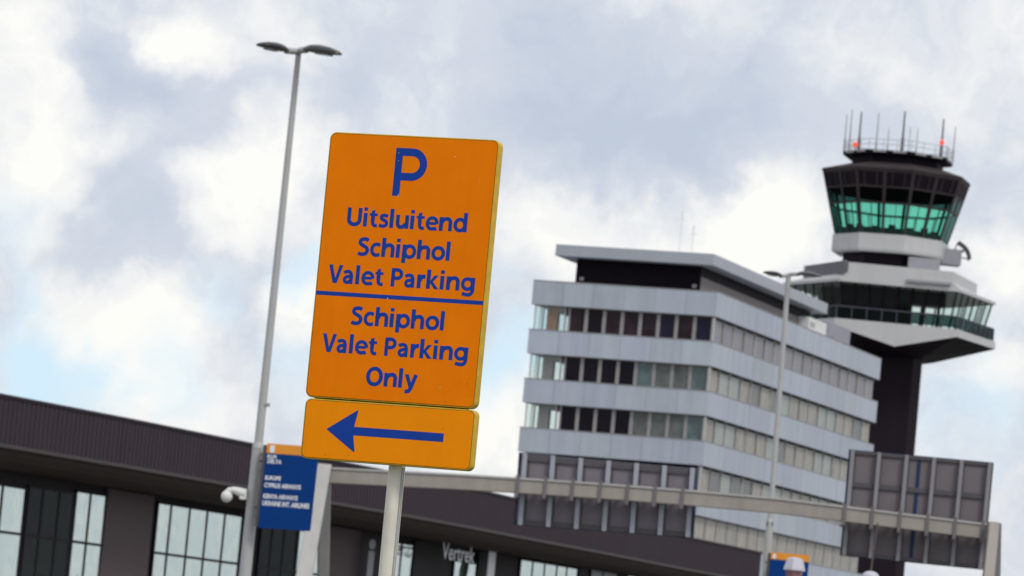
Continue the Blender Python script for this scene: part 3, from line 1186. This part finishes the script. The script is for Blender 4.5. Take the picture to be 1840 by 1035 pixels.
def lamp(label, D, top, bot, r_top, r_bot, heads, joint, group):
    a, c = P(*top, D), P(*bot, D)
    g = to_ground(a, c)
    t = thing('street_lamp', label, 'street lamp', g, group)
    ax = (a - g)
    zj = P(*joint, D).z
    f = (zj - g.z) / (a.z - g.z)
    b = MB()
    b.tube([g + ax * f, a], [r_bot * .76, r_top], 20)
    b.build('upper_pole', M['lamp'], t, smooth=True)
    b = MB()
    b.tube([g, g + ax * (f - .001)], [r_bot * 1.12, r_bot], 20)
    b.tube([g + ax * (f - .004), g + ax * (f + .004)], [r_bot * 1.06, r_bot * .84], 20)
    b.build('lower_pole', M['lamp'], t, smooth=True)
    for (tip, root, dy, wd, th) in heads:
        q1 = P(*tip, D + dy)
        q0 = P(*root, D + dy * .25)
        arm = MB()
        arm.tube([a + Vector((0, 0, -.02)), a.lerp(q0, .5) + Vector((0, 0, -.01)), q0 + (q1 - q0) * .1], [.05, .05, .05], 10)
        hd = MB()
        d = (q1 - q0)
        sd2 = Vector((-d.y, d.x, 0)).normalized()
        loops, lens = [], []
        prof = [(0, .15, .35), (.1, .45, .6), (.25, .8, .9), (.45, 1, 1), (.7, .95, .85), (.88, .7, .55), (.97, .35, .3), (1, .1, .1)]
        for s, wv, tv in prof:
            ctr = q0 + d * s + Vector((0, 0, th * .2 * math.sin(s * 3.14)))
            loops.append([ctr + sd2 * (wd * wv * math.cos(R(x))) + Vector((0, 0, th * tv * math.sin(R(x)) * (1.0 if math.sin(R(x)) > 0 else .6))) for x in range(0, 360, 24)])
        hd.loft(loops)
        h = hd.build('lamp_head', M['lamphead'], t, smooth=True)
        ln = MB()
        ctr = q0 + d * .55 + Vector((0, 0, -th * .40))
        ln.box(ctr, d.length * .35, wd * .7, .03, d.normalized(), sd2, UPV)
        ln.build('lens', M['lens'], h)
        arm.build('arm', M['lamp'], h, smooth=True)
    return t, a, g


G1 = 'double headed lamp posts'
L1, l1a, l1g = lamp('tall tapering grey lamp post with two heads left of the orange sign', 66.0, (537, 90), (440, 1035), .043, .086,
                    [((462, 80), (519, 92), -.55, .15, .075), ((613, 97.5), (545, 88.5), -.6, .17, .085)], (461, 800), G1)
L2, l2a, l2g = lamp('slender grey lamp post with two heads standing in front of the office windows', 112.0, (1417, 492), (1376, 1035), .062, .092,
                    [((1373, 489), (1405, 497), -.5, .2, .07), ((1475, 497), (1432, 492), -.6, .2, .08)], (1378, 935), G1)
b = MB()
for y, s in ((727, 1), (848, 1), (872, 1), (922, 1)):
    pass
for (px, py), Lr in (((479, 727), 66), ((470, 815), 66), ((470, 845), 66), ((458, 924), 66)):
    q = P(px, py, Lr)
    cl = MB()
    cl.box(q, .10, .12, .05)
    cl.build('pole_clamp', M['galv_d'], L1, bevel=.008)
for px, py in ((1383, 941), (1381, 1012)):
    q = P(px, py, 112)
    cl = MB()
    cl.box(q, .16, .16, .12)
    cl.build('pole_clamp', M['rail'], L2, bevel=.01)
jb = MB()
q = P(1385, 937, 111.8)
jb.build('x', M['rail'], L2) if False else None

# security camera on the left lamp post
q = P(436, 886, 65.9)
sc_ = thing('security_camera', 'small white dome security camera on a curved arm fixed to the left lamp post', 'camera', q)
b = MB()
pts = [P(x, y, 65.9) for x, y in ((440, 887), (430, 884), (420, 880.5), (412, 881), (408, 886))]
b.tube(pts, [.07, .065, .05, .045, .05], 12)
b.build('arm', M['white'], sc_, smooth=True)
b = MB()
q = P(407.5, 892, 65.9)
b.ball(q, .085, .085, .09, 16, 10)
b.build('dome', M['white'], sc_, smooth=True)
b = MB()
q = P(437, 888, 65.9)
b.box(q, .10, .1, .16)
b.build('mounting_plate', M['white'], sc_, bevel=.01)


# ------------------------------------------------------------------ blue and orange direction signs
def quad_pt(q, s, t):
    return q[0].lerp(q[1], s).lerp(q[3].lerp(q[2], s), t)


def quad_box(b, q, s0, s1, t0, t1, back, front):    # box on a vertical board, offsets along +y
    pts = [quad_pt(q, s0, t1), quad_pt(q, s1, t1), quad_pt(q, s1, t0), quad_pt(q, s0, t0)]
    b.hexa([p + Vector((0, front, 0)) for p in pts] + [p + Vector((0, back, 0)) for p in pts])


def direction_sign(label, D, q, strip, rows, mark, group, posts):
    q = [P(x, y, D) for x, y in q]
    base = (q[3] + q[2]) / 2
    t = thing('direction_sign', label, 'sign', base, group)
    b = MB()
    quad_box(b, q, 0, 1, strip + .002, 1, .05, 0)
    b.build('blue_panel', M['airblue'], t)
    b = MB()
    quad_box(b, q, 0, 1, 0, strip, .05, -.003)
    hd = b.build('orange_header', M['airorange'], t)
    ax = (q[1] - q[0]).normalized()
    az = (q[0] - q[3]).normalized()
    W_ = (q[1] - q[0]).length
    H_ = (q[0] - q[3]).length
    for txt, s, tb, wd, ht in rows:
        put_text('lettering', txt, quad_pt(q, s, tb) + Vector((0, -.006, 0)), ax, az, W_ * wd, H_ * ht, M['letter'], t, .035)
    for txt, s, tb, wd, ht in mark:
        put_text('header_mark', txt, quad_pt(q, s, tb) + Vector((0, -.008, 0)), ax, az, W_ * wd, H_ * ht, M['letter'], hd, .05)
    b = MB()
    for tt in posts:
        quad_box(b, q, -.12, 1.0, tt, tt + .03, .12, .052)
    quad_box(b, q, -.07, .0, .02, .98, .16, .02)
    b.build('bracket_frame', M['rail'], t)
    return t


direction_sign('blue airline sign with orange header and white names on the left lamp post', 65.7,
               [(480.5, 796.5), (574, 803.5), (557.5, 954.5), (463.5, 948)], .115,
               [('KLM', .03, .175, .17, .045), ('DELTA', .04, .235, .27, .05), ('EUROPE', .03, .43, .30, .05), ('CYPRUS AIRWAYS', .03, .52, .70, .055),
                ('KENYA AIRWAYS', .035, .65, .66, .055), ('UKRAINE INT. AIRLINES', .03, .735, .9, .06)],
               [('1', .06, .105, .09, .085)], 'blue airport direction signs', (.2, .75))
direction_sign('blue sign with orange header on the lamp post in front of the office windows', 111.5,
               [(1386, 992), (1455, 998), (1446, 1085), (1376, 1078)], .14, [('DELTA', .6, .34, .3, .06)], [('1', .05, .125, .08, .09)], 'blue airport direction signs', (.2, .75))

# ------------------------------------------------------------------ gantry over the road with two sign boards seen from behind
GD = 95.0
gpx = [(586, 843), (700, 849), (820, 855), (934, 862), (1090, 872.5), (1250, 885), (1400, 898.5), (1511, 912), (1640, 928), (1785, 946)]
gt0 = P(580, 850, GD)
gantry = thing('sign_gantry', 'pale grey steel gantry spanning behind the orange sign and carrying two road signs', 'gantry', to_ground(P(582, 850, GD), P(560, 1035, GD)))
b = MB()
loops = []
hb = .285
for x, y in gpx:
    p = P(x, y, GD)
    loops.append([p, p + Vector((0, .28, 0)), p + Vector((0, .28, -hb)), p + Vector((0, 0, -hb))])
b.loft(loops)
beam = b.build('beam', M['gantry'], gantry, bevel=.012)
b = MB()
loops = []
for x, y in gpx:
    p = P(x, y, GD) + Vector((0, -.03, .002))
    loops.append([p, p + Vector((0, .34, 0)), p + Vector((0, .34, .045)), p + Vector((0, 0, .045))])
b.loft(loops)
b.build('beam_flange', M['gantry_l'], beam)


def leg(px_top, px_bot, D0, D1, wx, wy, m, name='leg'):
    a, c = P(*px_top, D0), P(*px_bot, D1)
    g = to_ground(a, c)
    b = MB()
    hx, hy = Vector((wx / 2, 0, 0)), Vector((0, wy / 2, 0))
    b.hexa([g - hx * 1.15 - hy, g + hx * 1.15 - hy, g + hx * 1.15 + hy, g - hx * 1.15 + hy, a - hx - hy, a + hx - hy, a + hx + hy, a - hx + hy])
    return b.build(name, M[m], gantry, bevel=.015)


leg((583, 834), (547, 1035), GD - .2, GD - 1.2, .31, .3, 'gantry_l')
leg((586, 868), (582, 1035), GD + .35, GD + 1.6, .20, .22, 'gantry_l')
leg((577, 900), (574, 1035), GD + .7, GD + 1.65, .10, .2, 'gantry', 'brace')
leg((1786, 938), (1776, 1035), GD - .2, GD - .6, .22, .3, 'gantry')
leg((1793, 940), (1791, 1035), GD + .35, GD + 1.0, .14, .25, 'gantry_l')


def road_sign(label, q, ribs, mback, rail_t, blue_s, extra_top, beam_px):
    D = GD + .62
    q = [P(x, y, D) for x, y in q]
    t = thing('road_sign', label, 'road sign', (q[2] + q[3]) / 2, 'overhead road signs seen from behind')
    b = MB()
    quad_box(b, q, -.012, 1.012, -.008, 1.008, .10, .055)
    b.build('sign_face', M['airblue2'], t)
    # back of the board as separate extruded planks between ribs
    b = MB()
    quad_box(b, q, 0, 1, 0, 1, .05, 0)
    pb = b.build('back_panel', M[mback], t)
    b = MB()
    for r0, r1 in rail_t:
        quad_box(b, q, .0, 1.0, r0, r1, -.002, -.05)
    for k in range(len(ribs)):
        s = ribs[k]
        quad_box(b, q, s + .013, s + .030, .0, 1.0, -.002, -.012)  # dark strip right of each rib stands in for its shadow
    b.build('rails_and_rib_shades', M['rail'], pb)
    for s in ribs:
        r_ = MB()
        quad_box(r_, q, s - .014, s + .012, -extra_top, 1.005, -.052, -.16)
        r_.build('rib', M['rib'] if mback == 'back' else M['rib2'], t)
    for s in blue_s:
        r_ = MB()
        quad_box(r_, q, s - .009, s + .013, .0, 1.0, -.003, -.03)
        r_.build('blue_strip', M['airblue2'], t)
    for s, (bx, by) in zip(ribs, beam_px):
        c_ = MB()
        p = P(bx, by, GD - .02)
        c_.box(p + Vector((0, .0, -.14)), .075, .03, .44)
        c_.box(p + Vector((0, .3, .08)), .075, .60, .03)
        c_.box(p + Vector((0, .3, -.37)), .075, .60, .03)
        c_.build('clamp', M['back2'], t)


def beam_y(x):
    for (x0, y0), (x1, y1) in zip(gpx, gpx[1:]):
        if x0 <= x <= x1:
            return y0 + (y1 - y0) * (x - x0) / (x1 - x0)
    return gpx[-1][1]


rl = [.025 + i * .1585 for i in range(7)]
road_sign('back of the wide grey road sign on the gantry in front of the office front',
          [(936, 814), (1252, 842), (1243, 965), (927, 942)], rl, 'back', [(0, .1), (.93, 1)], [.985], .0,
          [(931 + i * 49.3, beam_y(931 + i * 49.3)) for i in range(7)])
rr = [.012, .20, .395, .59, .785, .985]
road_sign('taupe back of a road sign with blue strip at the right end of the gantry',
          [(1529, 809), (1782, 832), (1764, 1022), (1513, 997)], rr, 'back2', [(0, .03), (.30, .345), (.965, 1)], [.487], .0,
          [(1518 + i * 49.6, beam_y(1518 + i * 49.6)) for i in range(6)])

# ------------------------------------------------------------------ two lanterns at the bottom of the picture
q = P(1429, 1004, 70)
g = Vector((q.x, q.y, 0))
t = thing('post_lantern', 'brown sided lantern with a pale faceted cap in front of the right blue sign', 'lantern', g, 'low post lanterns')
b = MB()


def hexl(r, z, c, n=6, off=15):
    return [Vector((c.x + r * math.cos(R(off + 360 / n * k)), c.y + r * math.sin(R(off + 360 / n * k)), z)) for k in range(n)]


b.loft([hexl(.18, q.z - .185, q), hexl(.175, q.z - .15, q), hexl(.13, q.z, q), hexl(.05, q.z + .02, q)])
b.build('cap', M['lanterncap'], t)
b = MB()
b.loft([hexl(.10, q.z - .50, q), hexl(.145, q.z - .186, q)])
b.build('lantern_body', M['pinkbrown'], t)
b = MB()
b.tube([g, (q.x, q.y, q.z - .5)], [.06, .045], 14)
b.tube([(q.x, q.y, q.z - .55), (q.x, q.y, q.z - .501)], .1, 14)
b.build('post', M['lamp'], t, smooth=True)
q = P(1565, 1027, 75)
g = Vector((q.x, q.y, 0))
t = thing('post_lantern', 'round white capped lantern with a thin rod rising in front of the right road sign', 'lantern', g, 'low post lanterns')
b = MB()
b.ball(Vector((q.x, q.y, q.z - .1)), .15, .15, .11, 18, 10)
b.build('cap', M['lanterncap'], t, smooth=True)
b = MB()
b.tube([(q.x, q.y, q.z - .45), (q.x, q.y, q.z - .11)], [.08, .12], 16)
b.build('lantern_body', M['pinkbrown'], t, smooth=True)
b = MB()
b.tube([g, (q.x, q.y, q.z - .451)], .045, 12)
b.build('post', M['lamp'], t, smooth=True)
b = MB()
q2 = P(1578, 940, 75)
b.tube([(q2.x - .06, q.y, q.z - .12), (q2.x - .01, q.y, q2.z)], .017, 8)
b.build('rod', M['tpier'], t)

# ------------------------------------------------------------------ orange parking sign in the foreground
ST_ = R(20.6)
SX = Vector((math.cos(ST_), -math.sin(ST_), 0))       # along the sign, the right end is nearer
SN = Vector((-math.sin(ST_), -math.cos(ST_), 0))      # out of its face
S0 = P(594.5, 236.5, 15.0)


def S(px, py):                   # pixel -> (u, z) on the sign's face
    q = on(px, py, S0, SX)
    return (q - S0).dot(SX), q.z


def SP(u, z, o=0.0):
    q = S0 + SX * u + SN * o
    return Vector((q.x, q.y, z))


post_top = S(703, 790)
pu = S(698.5, 838)[0]
pc = SP(pu, 0, -.075)
sign = thing('parking_sign', 'tall orange valet parking sign with blue lettering and arrow on a steel post', 'sign', (pc.x, pc.y, 0))


def rrect(u0, u1, z0, z1, r, n=7):
    out = []
    for cx, cz, a0 in ((u1 - r, z1 - r, 0), (u0 + r, z1 - r, 90), (u0 + r, z0 + r, 180), (u1 - r, z0 + r, 270)):
        for i in range(n + 1):
            a = R(a0 + 90 * i / n)
            out.append((cx + r * math.cos(a), cz + r * math.sin(a)))
    return out


def panel(u0, u1, z0, z1, r, m, name):
    b = MB()
    b.loft([[SP(u, z, o) for u, z in rrect(u0 + i, u1 - i, z0 + i, z1 - i, r - i)] for o, i in ((-.038, .0), (-.003, 0), (-.0008, .0008), (0, .0022))])
    fr = b.build(name, M['rim'], sign, smooth=True)
    b = MB()
    b.loft([[SP(u, z, o) for u, z in rrect(u0 + .0042, u1 - .0042, z0 + .0042, z1 - .0042, r - .004)] for o in (-.001, .0004)])
    b.build('seam', M['seam'], fr)
    b = MB()
    b.loft([[SP(u, z, o) for u, z in rrect(u0 + .0056, u1 - .0056, z0 + .0056, z1 - .0056, r - .005)] for o in (-.001, .0008)])
    b.build('orange_sheet', m, fr)
    return fr


uTL, zTL = S(594.5, 236.5)
uTR = S(898, 252.5)[0]
zBL = S(551, 713)[1]
uBL = S(551, 713)[0]
print('sign', uTL, uTR, uBL, zTL, zBL, 'bottom', S(540, 822), S(846, 845), S(853, 733), 'ratio')
up_u0, up_u1, up_z0, up_z1 = -.001, uTR, zBL, zTL
main = panel(up_u0, up_u1, up_z0, up_z1, .024, M['orange'], 'sign_panel')
lz1 = zBL - .0034
lz0 = S(541, 823)[1]
lo_u0 = S(544, 770)[0]
lo_u1 = S(850.5, 790)[0]
low = panel(lo_u0, lo_u1, lz0, lz1, .022, M['orange2'], 'arrow_panel')

# ---- letters drawn as strokes: humanist bold, cap height 1
BOLD = 1.15
XH, AS, DE, SW = .745, 1.045, -.265, .22


def arc(cx, cy, rx, ry, a0, a1, n=26, p=2.1):
    out = []
    for i in range(n + 1):
        a = R(a0 + (a1 - a0) * i / n)
        c, s = math.cos(a), math.sin(a)
        out.append((cx + rx * math.copysign(abs(c) ** (2 / p), c), cy + ry * math.copysign(abs(s) ** (2 / p), s)))
    return out


def spl(pts, n=8):
    out = []
    P_ = [pts[0]] + list(pts) + [pts[-1]]
    for i in range(1, len(P_) - 2):
        for j in range(n):
            t = j / n
            q = []
            for a in (0, 1):
                p0, p1, p2, p3 = P_[i - 1][a], P_[i][a], P_[i + 1][a], P_[i + 2][a]
                q.append(.5 * (2 * p1 + (p2 - p0) * t + (2 * p0 - 5 * p1 + 4 * p2 - p3) * t * t + (3 * p1 - p0 - 3 * p2 + p3) * t ** 3))
            out.append(tuple(q))
    out.append(pts[-1])
    return out


def stem(x, y0, y1, wd=SW):
    return ('p', [(x - wd / 2, y0), (x + wd / 2, y0), (x + wd / 2, y1), (x - wd / 2, y1)])


def bowl(cx, rx, wd=.175, cy=XH / 2, ry=XH / 2 + .012 - .085):
    return ('c', arc(cx, cy, rx, ry, 0, 360, 40)[:-1], wd)


GL = {
    'U': (.90, [('s', [(.12, 1), (.12, .38)] + arc(.43, .37, .31, .285, 180, 360) + [(.74, .38), (.74, 1)], .19)]),
    'i': (.315, [stem(.125, 0, XH), ('p', [(.02, .855), (.23, .855), (.23, 1.045), (.02, 1.045)])]),
    't': (.515, [('p', [(.11, .60), (.305, .60), (.305, .945), (.11, .875)]), ('s', [(.2075, .62), (.2075, .26), (.23, .16), (.30, .095), (.38, .08), (.47, .093)], .165),
                 ('s', [(.205, .62), (.205, .3)], .195), ('p', [(.01, .60), (.47, .60), (.47, XH), (.01, XH)])]),
    's': (.575, [('s', spl([(.495, .60), (.40, .655), (.28, .668), (.165, .625), (.135, .535), (.20, .445), (.33, .39), (.43, .32), (.455, .215), (.40, .115), (.27, .075), (.15, .085), (.035, .135)]), .165)]),
    'l': (.315, [stem(.125, 0, AS)]),
    'u': (.785, [('s', [(.125, XH), (.125, .32)] + arc(.315, .31, .19, .23, 180, 268) + [(.40, .09), (.50, .16), (.56, .28)], .18), stem(.645, 0, XH), ]),
    'e': (.715, [('s', [(.13, .375), (.60, .375)], .135), ('s', arc(.365, XH / 2, .27, .30, -2, 295, 34) + [(.55, .085), (.625, .125)], .165)]),
    'n': (.785, [stem(.125, 0, XH), ('s', [(.15, .42), (.2, .55), (.29, .635)] + arc(.455, .44, .19, .225, 100, 0) + [(.645, .40), (.645, 0)], .185)]),
    'd': (.81, [bowl(.375, .27), stem(.665, 0, AS)]),
    'S': (.69, [('s', spl([(.60, .845), (.48, .905), (.34, .915), (.19, .865), (.135, .75), (.185, .635), (.33, .55), (.47, .475), (.55, .375), (.555, .25), (.475, .13), (.33, .085), (.19, .09), (.05, .145)]), .18)]),
    'c': (.60, [('s', [(.555, .625)] + arc(.37, XH / 2, .27, .30, 62, 298, 30) + [(.555, .12)], .17)]),
    'h': (.785, [stem(.125, 0, AS), ('s', [(.15, .42), (.2, .55), (.29, .635)] + arc(.455, .44, .19, .225, 100, 0) + [(.645, .40), (.645, 0)], .185)]),
    'p': (.81, [bowl(.435, .27), stem(.125, DE, XH)]),
    'o': (.77, [bowl(.385, .285)]),
    'V': (.77, [('p', [(.0, 1), (.215, 1), (.405, .28), (.39, 0), (.285, 0)]), ('p', [(.405, .28), (.595, 1), (.80, 1), (.515, 0), (.39, 0)])]),
    'a': (.69, [('s', [(.075, .59)] + spl([(.13, .625), (.22, .66), (.33, .668), (.44, .625), (.48, .53), (.485, .45)]), .165), stem(.505, 0, .50, .19),
                ('s', spl([(.49, .41), (.36, .405), (.22, .37), (.135, .285), (.135, .175), (.215, .09), (.33, .09), (.43, .155), (.49, .26)]), .16)]),
    'P': (.71, [stem(.13, 0, 1, .205), ('s', [(.13, .915), (.36, .915)] + arc(.36, .69, .225, .225, 90, -90) + [(.36, .465), (.13, .465)], .17)]),
    'r': (.49, [stem(.125, 0, XH), ('s', [(.15, .40), (.19, .52), (.27, .61), (.36, .648), (.475, .645)], .195)]),
    'k': (.725, [stem(.125, 0, AS), ('p', [(.20, .405), (.435, XH), (.675, XH), (.38, .395)]), ('p', [(.20, .405), (.38, .395), (.725, 0), (.47, 0), (.20, .36)])]),
    'g': (.81, [bowl(.375, .27, .17, .385, .275), stem(.665, .05, XH), ('s', [(.665, .12), (.66, -.02), (.60, -.13)] + [(.50, -.185), (.36, -.19), (.22, -.17), (.10, -.135)], .17), ('s', [(.665, .2), (.663, .0)], .195)]),
    'O': (.97, [('c', arc(.475, .5, .365, .425, 0, 360, 44)[:-1], .19)]),
    'y': (.735, [('p', [(-.005, XH), (.215, XH), (.42, .20), (.36, -.02), (.29, -.02)]),
                 ('s', [(.63, XH), (.40, .06), (.345, -.07), (.275, -.155), (.18, -.185), (.06, -.175)], .185)]),
    ' ': (.30, []),
}


def offset_poly(pts, wd, closed):
    n = len(pts)
    lft, rgt = [], []
    for i in range(n):
        a = pts[i - 1] if (i or closed) else None
        c = pts[(i + 1) % n] if (i < n - 1 or closed) else None
        p = Vector(pts[i])
        d0 = (p - Vector(a)).normalized() if a else None
        d1 = (Vector(c) - p).normalized() if c else None
        d0 = d0 or d1
        d1 = d1 or d0
        n0, n1 = Vector((-d0.y, d0.x)), Vector((-d1.y, d1.x))
        m = (n0 + n1)
        m = m.normalized() if m.length > 1e-6 else n0
        k = 1 / max(.5, m.dot(n0))
        lft.append(p + m * wd / 2 * k)
        rgt.append(p - m * wd / 2 * k)
    return lft, rgt


def dedupe(pts):
    o = []
    for p in pts:
        if not o or (Vector(p) - Vector(o[-1])).length > 1e-4:
            o.append(p)
    return o


def write(txt, px0, px1, name, parent, capz):
    """letters along the baseline from pixel px0 (left end of ink) to px1 (right end)."""
    ua, za = S(*px0)
    ub, zb_ = S(*px1)
    z_ = (za + zb_) / 2
    adv = 0
    placed = []
    for ch in txt:
        a, gl = GL[ch]
        placed.append((adv, gl))
        adv += a + .035
    xmin, xmax = 9, -9
    shapes = []
    for off, gl in placed:
        for it in gl:
            if it[0] == 'p':
                shapes.append(('p', [(x + off, y) for x, y in it[1]]))
            else:
                shapes.append((it[0], dedupe([(x + off, y) for x, y in it[1]]), it[2]))
    b = MB()
    polys = []
    for it in shapes:
        if it[0] == 'p':
            polys.append([it[1], None])
        else:
            l_, r_ = offset_poly(it[1], it[2] * BOLD, it[0] == 'c')
            polys.append([l_, r_, it[0] == 'c'])
        for q in polys[-1][0]:
            xmin, xmax = min(xmin, q[0]), max(xmax, q[0])
        if polys[-1][1]:
            for q in polys[-1][1]:
                xmin, xmax = min(xmin, q[0]), max(xmax, q[0])
    sx_ = (ub - ua) / (xmax - xmin)
    for i, it in enumerate(polys):
        o = .0011 + .00006 * (i % 5)

        def T(q):
            return SP(ua + (q[0] - xmin) * sx_, z_ + q[1] * capz, o)
        if it[1] is None:
            b.add([T(q) for q in it[0]], [tuple(range(len(it[0])))])
        else:
            l_, r_ = it[0], it[1]
            n = len(l_)
            b.add([T(q) for q in l_] + [T(q) for q in r_], [(k, (k + 1) % n, n + (k + 1) % n, n + k) for k in range(n if it[2] else n - 1)])
    o = b.build(name, M['signblue'], parent)
    print(txt, 'xscale/cap', sx_ / capz, 'slope dz', za - zb_)
    return o


CAP = .0622
write('Uitsluitend', (622.5, 406.3), (838.5, 416.3), 'lettering', main, CAP)
write('Schiphol', (641.5, 460.2), (807.5, 467.6), 'lettering', main, CAP)
write('Valet Parking', (588.5, 510.6), (852.5, 521.2), 'lettering', main, CAP)
write('Schiphol', (629.7, 583.6), (797, 593.6), 'lettering', main, CAP)
write('Valet Parking', (577.5, 632.6), (840, 648.4), 'lettering', main, CAP)
write('Only', (656.5, 692.8), (749, 697.8), 'lettering', main, CAP)
# the big P
pu0, pz0 = S(704.4, 351.5)
pz1 = S(712, 265.3)[1]
ph = pz1 - pz0
pwid = ph * .715
b = MB()
stw = ph * .162
b.add([SP(pu0, pz0, .0011), SP(pu0 + stw, pz0, .0011), SP(pu0 + stw, pz1, .0011), SP(pu0, pz1, .0011)], [(0, 1, 2, 3)])
hb_ = ph * .675
path = [(stw * .9, ph - stw / 2), (pwid - hb_ / 2, ph - stw / 2)] + arc(pwid - hb_ / 2, ph - hb_ / 2, hb_ / 2 - stw / 2, hb_ / 2 - stw / 2, 90, -90, 24, 2.0) + [(pwid - hb_ / 2, ph - hb_ + stw / 2), (stw * .9, ph - hb_ + stw / 2)]
l_, r_ = offset_poly(dedupe(path), stw, False)
n = len(l_)
b.add([SP(pu0 + q[0], pz0 + q[1], .00117) for q in l_] + [SP(pu0 + q[0], pz0 + q[1], .00117) for q in r_], [(k, k + 1, n + k + 1, n + k) for k in range(n - 1)])
b.build('parking_letter', M['signblue'], main)
# dividing bar
z0 = (S(569, 529.6)[1] + S(865, 547.8)[1]) / 2
z1 = (S(569, 522.3)[1] + S(865, 540.2)[1]) / 2
b = MB()
b.add([SP(up_u0 + .0056, z0, .0011), SP(up_u1 - .0056, z0, .0011), SP(up_u1 - .0056, z1, .0011), SP(up_u0 + .0056, z1, .0011)], [(0, 1, 2, 3)])
b.build('dividing_bar', M['signblue'], main)
# arrow
AT = [S(*p) for p in ((587.4, 770.7), (644.3, 737.4), (637.0, 767.0), (797.9, 779.2), (797.0, 794.8), (634.8, 782.6), (636.3, 812.6))]
zm = (AT[3][1] + AT[4][1]) / 2
hs = (AT[3][1] - AT[4][1]) / 2
hh = (AT[1][1] - AT[6][1]) / 2
za = (AT[0][1] + zm) / 2
b = MB()
ut, uh, uh2, ue = AT[0][0], (AT[1][0] + AT[6][0]) / 2, (AT[2][0] + AT[5][0]) / 2, AT[3][0]
pts = [(ut, za + .001), (uh - .004, za + hh - .001), (uh, za + hh - .001), (uh + .0005, za + hh - .004), (uh2, za + hs), (ue, za + hs), (ue, za - hs), (uh2, za - hs), (uh + .0005, za - hh + .004), (uh, za - hh + .001), (uh - .004, za - hh + .001), (ut, za - .001)]
b.add([SP(u, z, .0011) for u, z in pts], [(0, 1, 2, 3, 4, 7, 8, 9, 10, 11), (4, 5, 6, 7)])
b.build('arrow', M['signblue'], low)
# small chips and specks on the two sheets
b = MB()
b2 = MB()


def blot(bb, px, py, ru, rz, o):
    u, z = S(px, py)
    bb.add([SP(u + ru * math.cos(a) * random.uniform(.7, 1.2), z + rz * math.sin(a) * random.uniform(.7, 1.2), o) for a in (2 * math.pi * i / 9 for i in range(9))], [tuple(range(9))])


for px, py, ru, rz in ((715.6, 351, .0016, .005), (696.8, 536.5, .0016, .004), (716.5, 289, .0011, .0018), (717, 275, .0009, .003), (818, 281.5, .004, .0009), (861, 322, .001, .001), (791, 696, .001, .0022), (772, 716, .001, .001), (862, 327, .001, .0012)):
    blot(b, px, py, ru, rz, .0015)
for px, py, ru, rz in ((796, 770, .0014, .0014), (584, 817, .0015, .0015), (546, 795, .002, .001), (801, 722, .002, .001), (627, 818, .001, .001), (790, 380, .001, .0012), (840, 690, .0012, .0015), (760, 590, .0008, .001), (640, 330, .0008, .0008)):
    blot(b2, px, py, ru, rz, .0015)
b.build('paint_chips', M['chip'], main)
b2.build('dirt_specks', M['rust'], low)
b = MB()                         # dark bar added for the shadow line in the slit between panels
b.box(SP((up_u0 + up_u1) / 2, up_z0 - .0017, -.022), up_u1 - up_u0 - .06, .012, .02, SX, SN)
b.build('gap_shade_bar', M['seam'], sign)
# post, clamps and cap
b = MB()
b.tube([(pc.x, pc.y, 0), (pc.x, pc.y, S(712, 262)[1])], .0285, 28)
b.build('post', M['galv'], sign, smooth=True)
b = MB()
for a_, r_ in ((-48, .003), (-30, .0022)):
    c = Vector((pc.x + .0285 * math.cos(R(a_)), pc.y + .0285 * math.sin(R(a_)), 0))
    b.tube([c, c + Vector((0, 0, lz0 - .003))], r_, 8)
b.build('post_seam', M['galv_d'], sign)
for zz in (up_z1 - .15, up_z0 + .15, (lz0 + lz1) / 2):
    b = MB()
    c = SP(pu, zz, -.0725)
    b.tube([c + Vector((0, 0, -.02)), c + Vector((0, 0, .02))], .034, 20)
    b.box(SP(pu, zz, -.045), .11, .012, .04, SX, SN)
    b.build('clamp', M['galv_d'], sign)
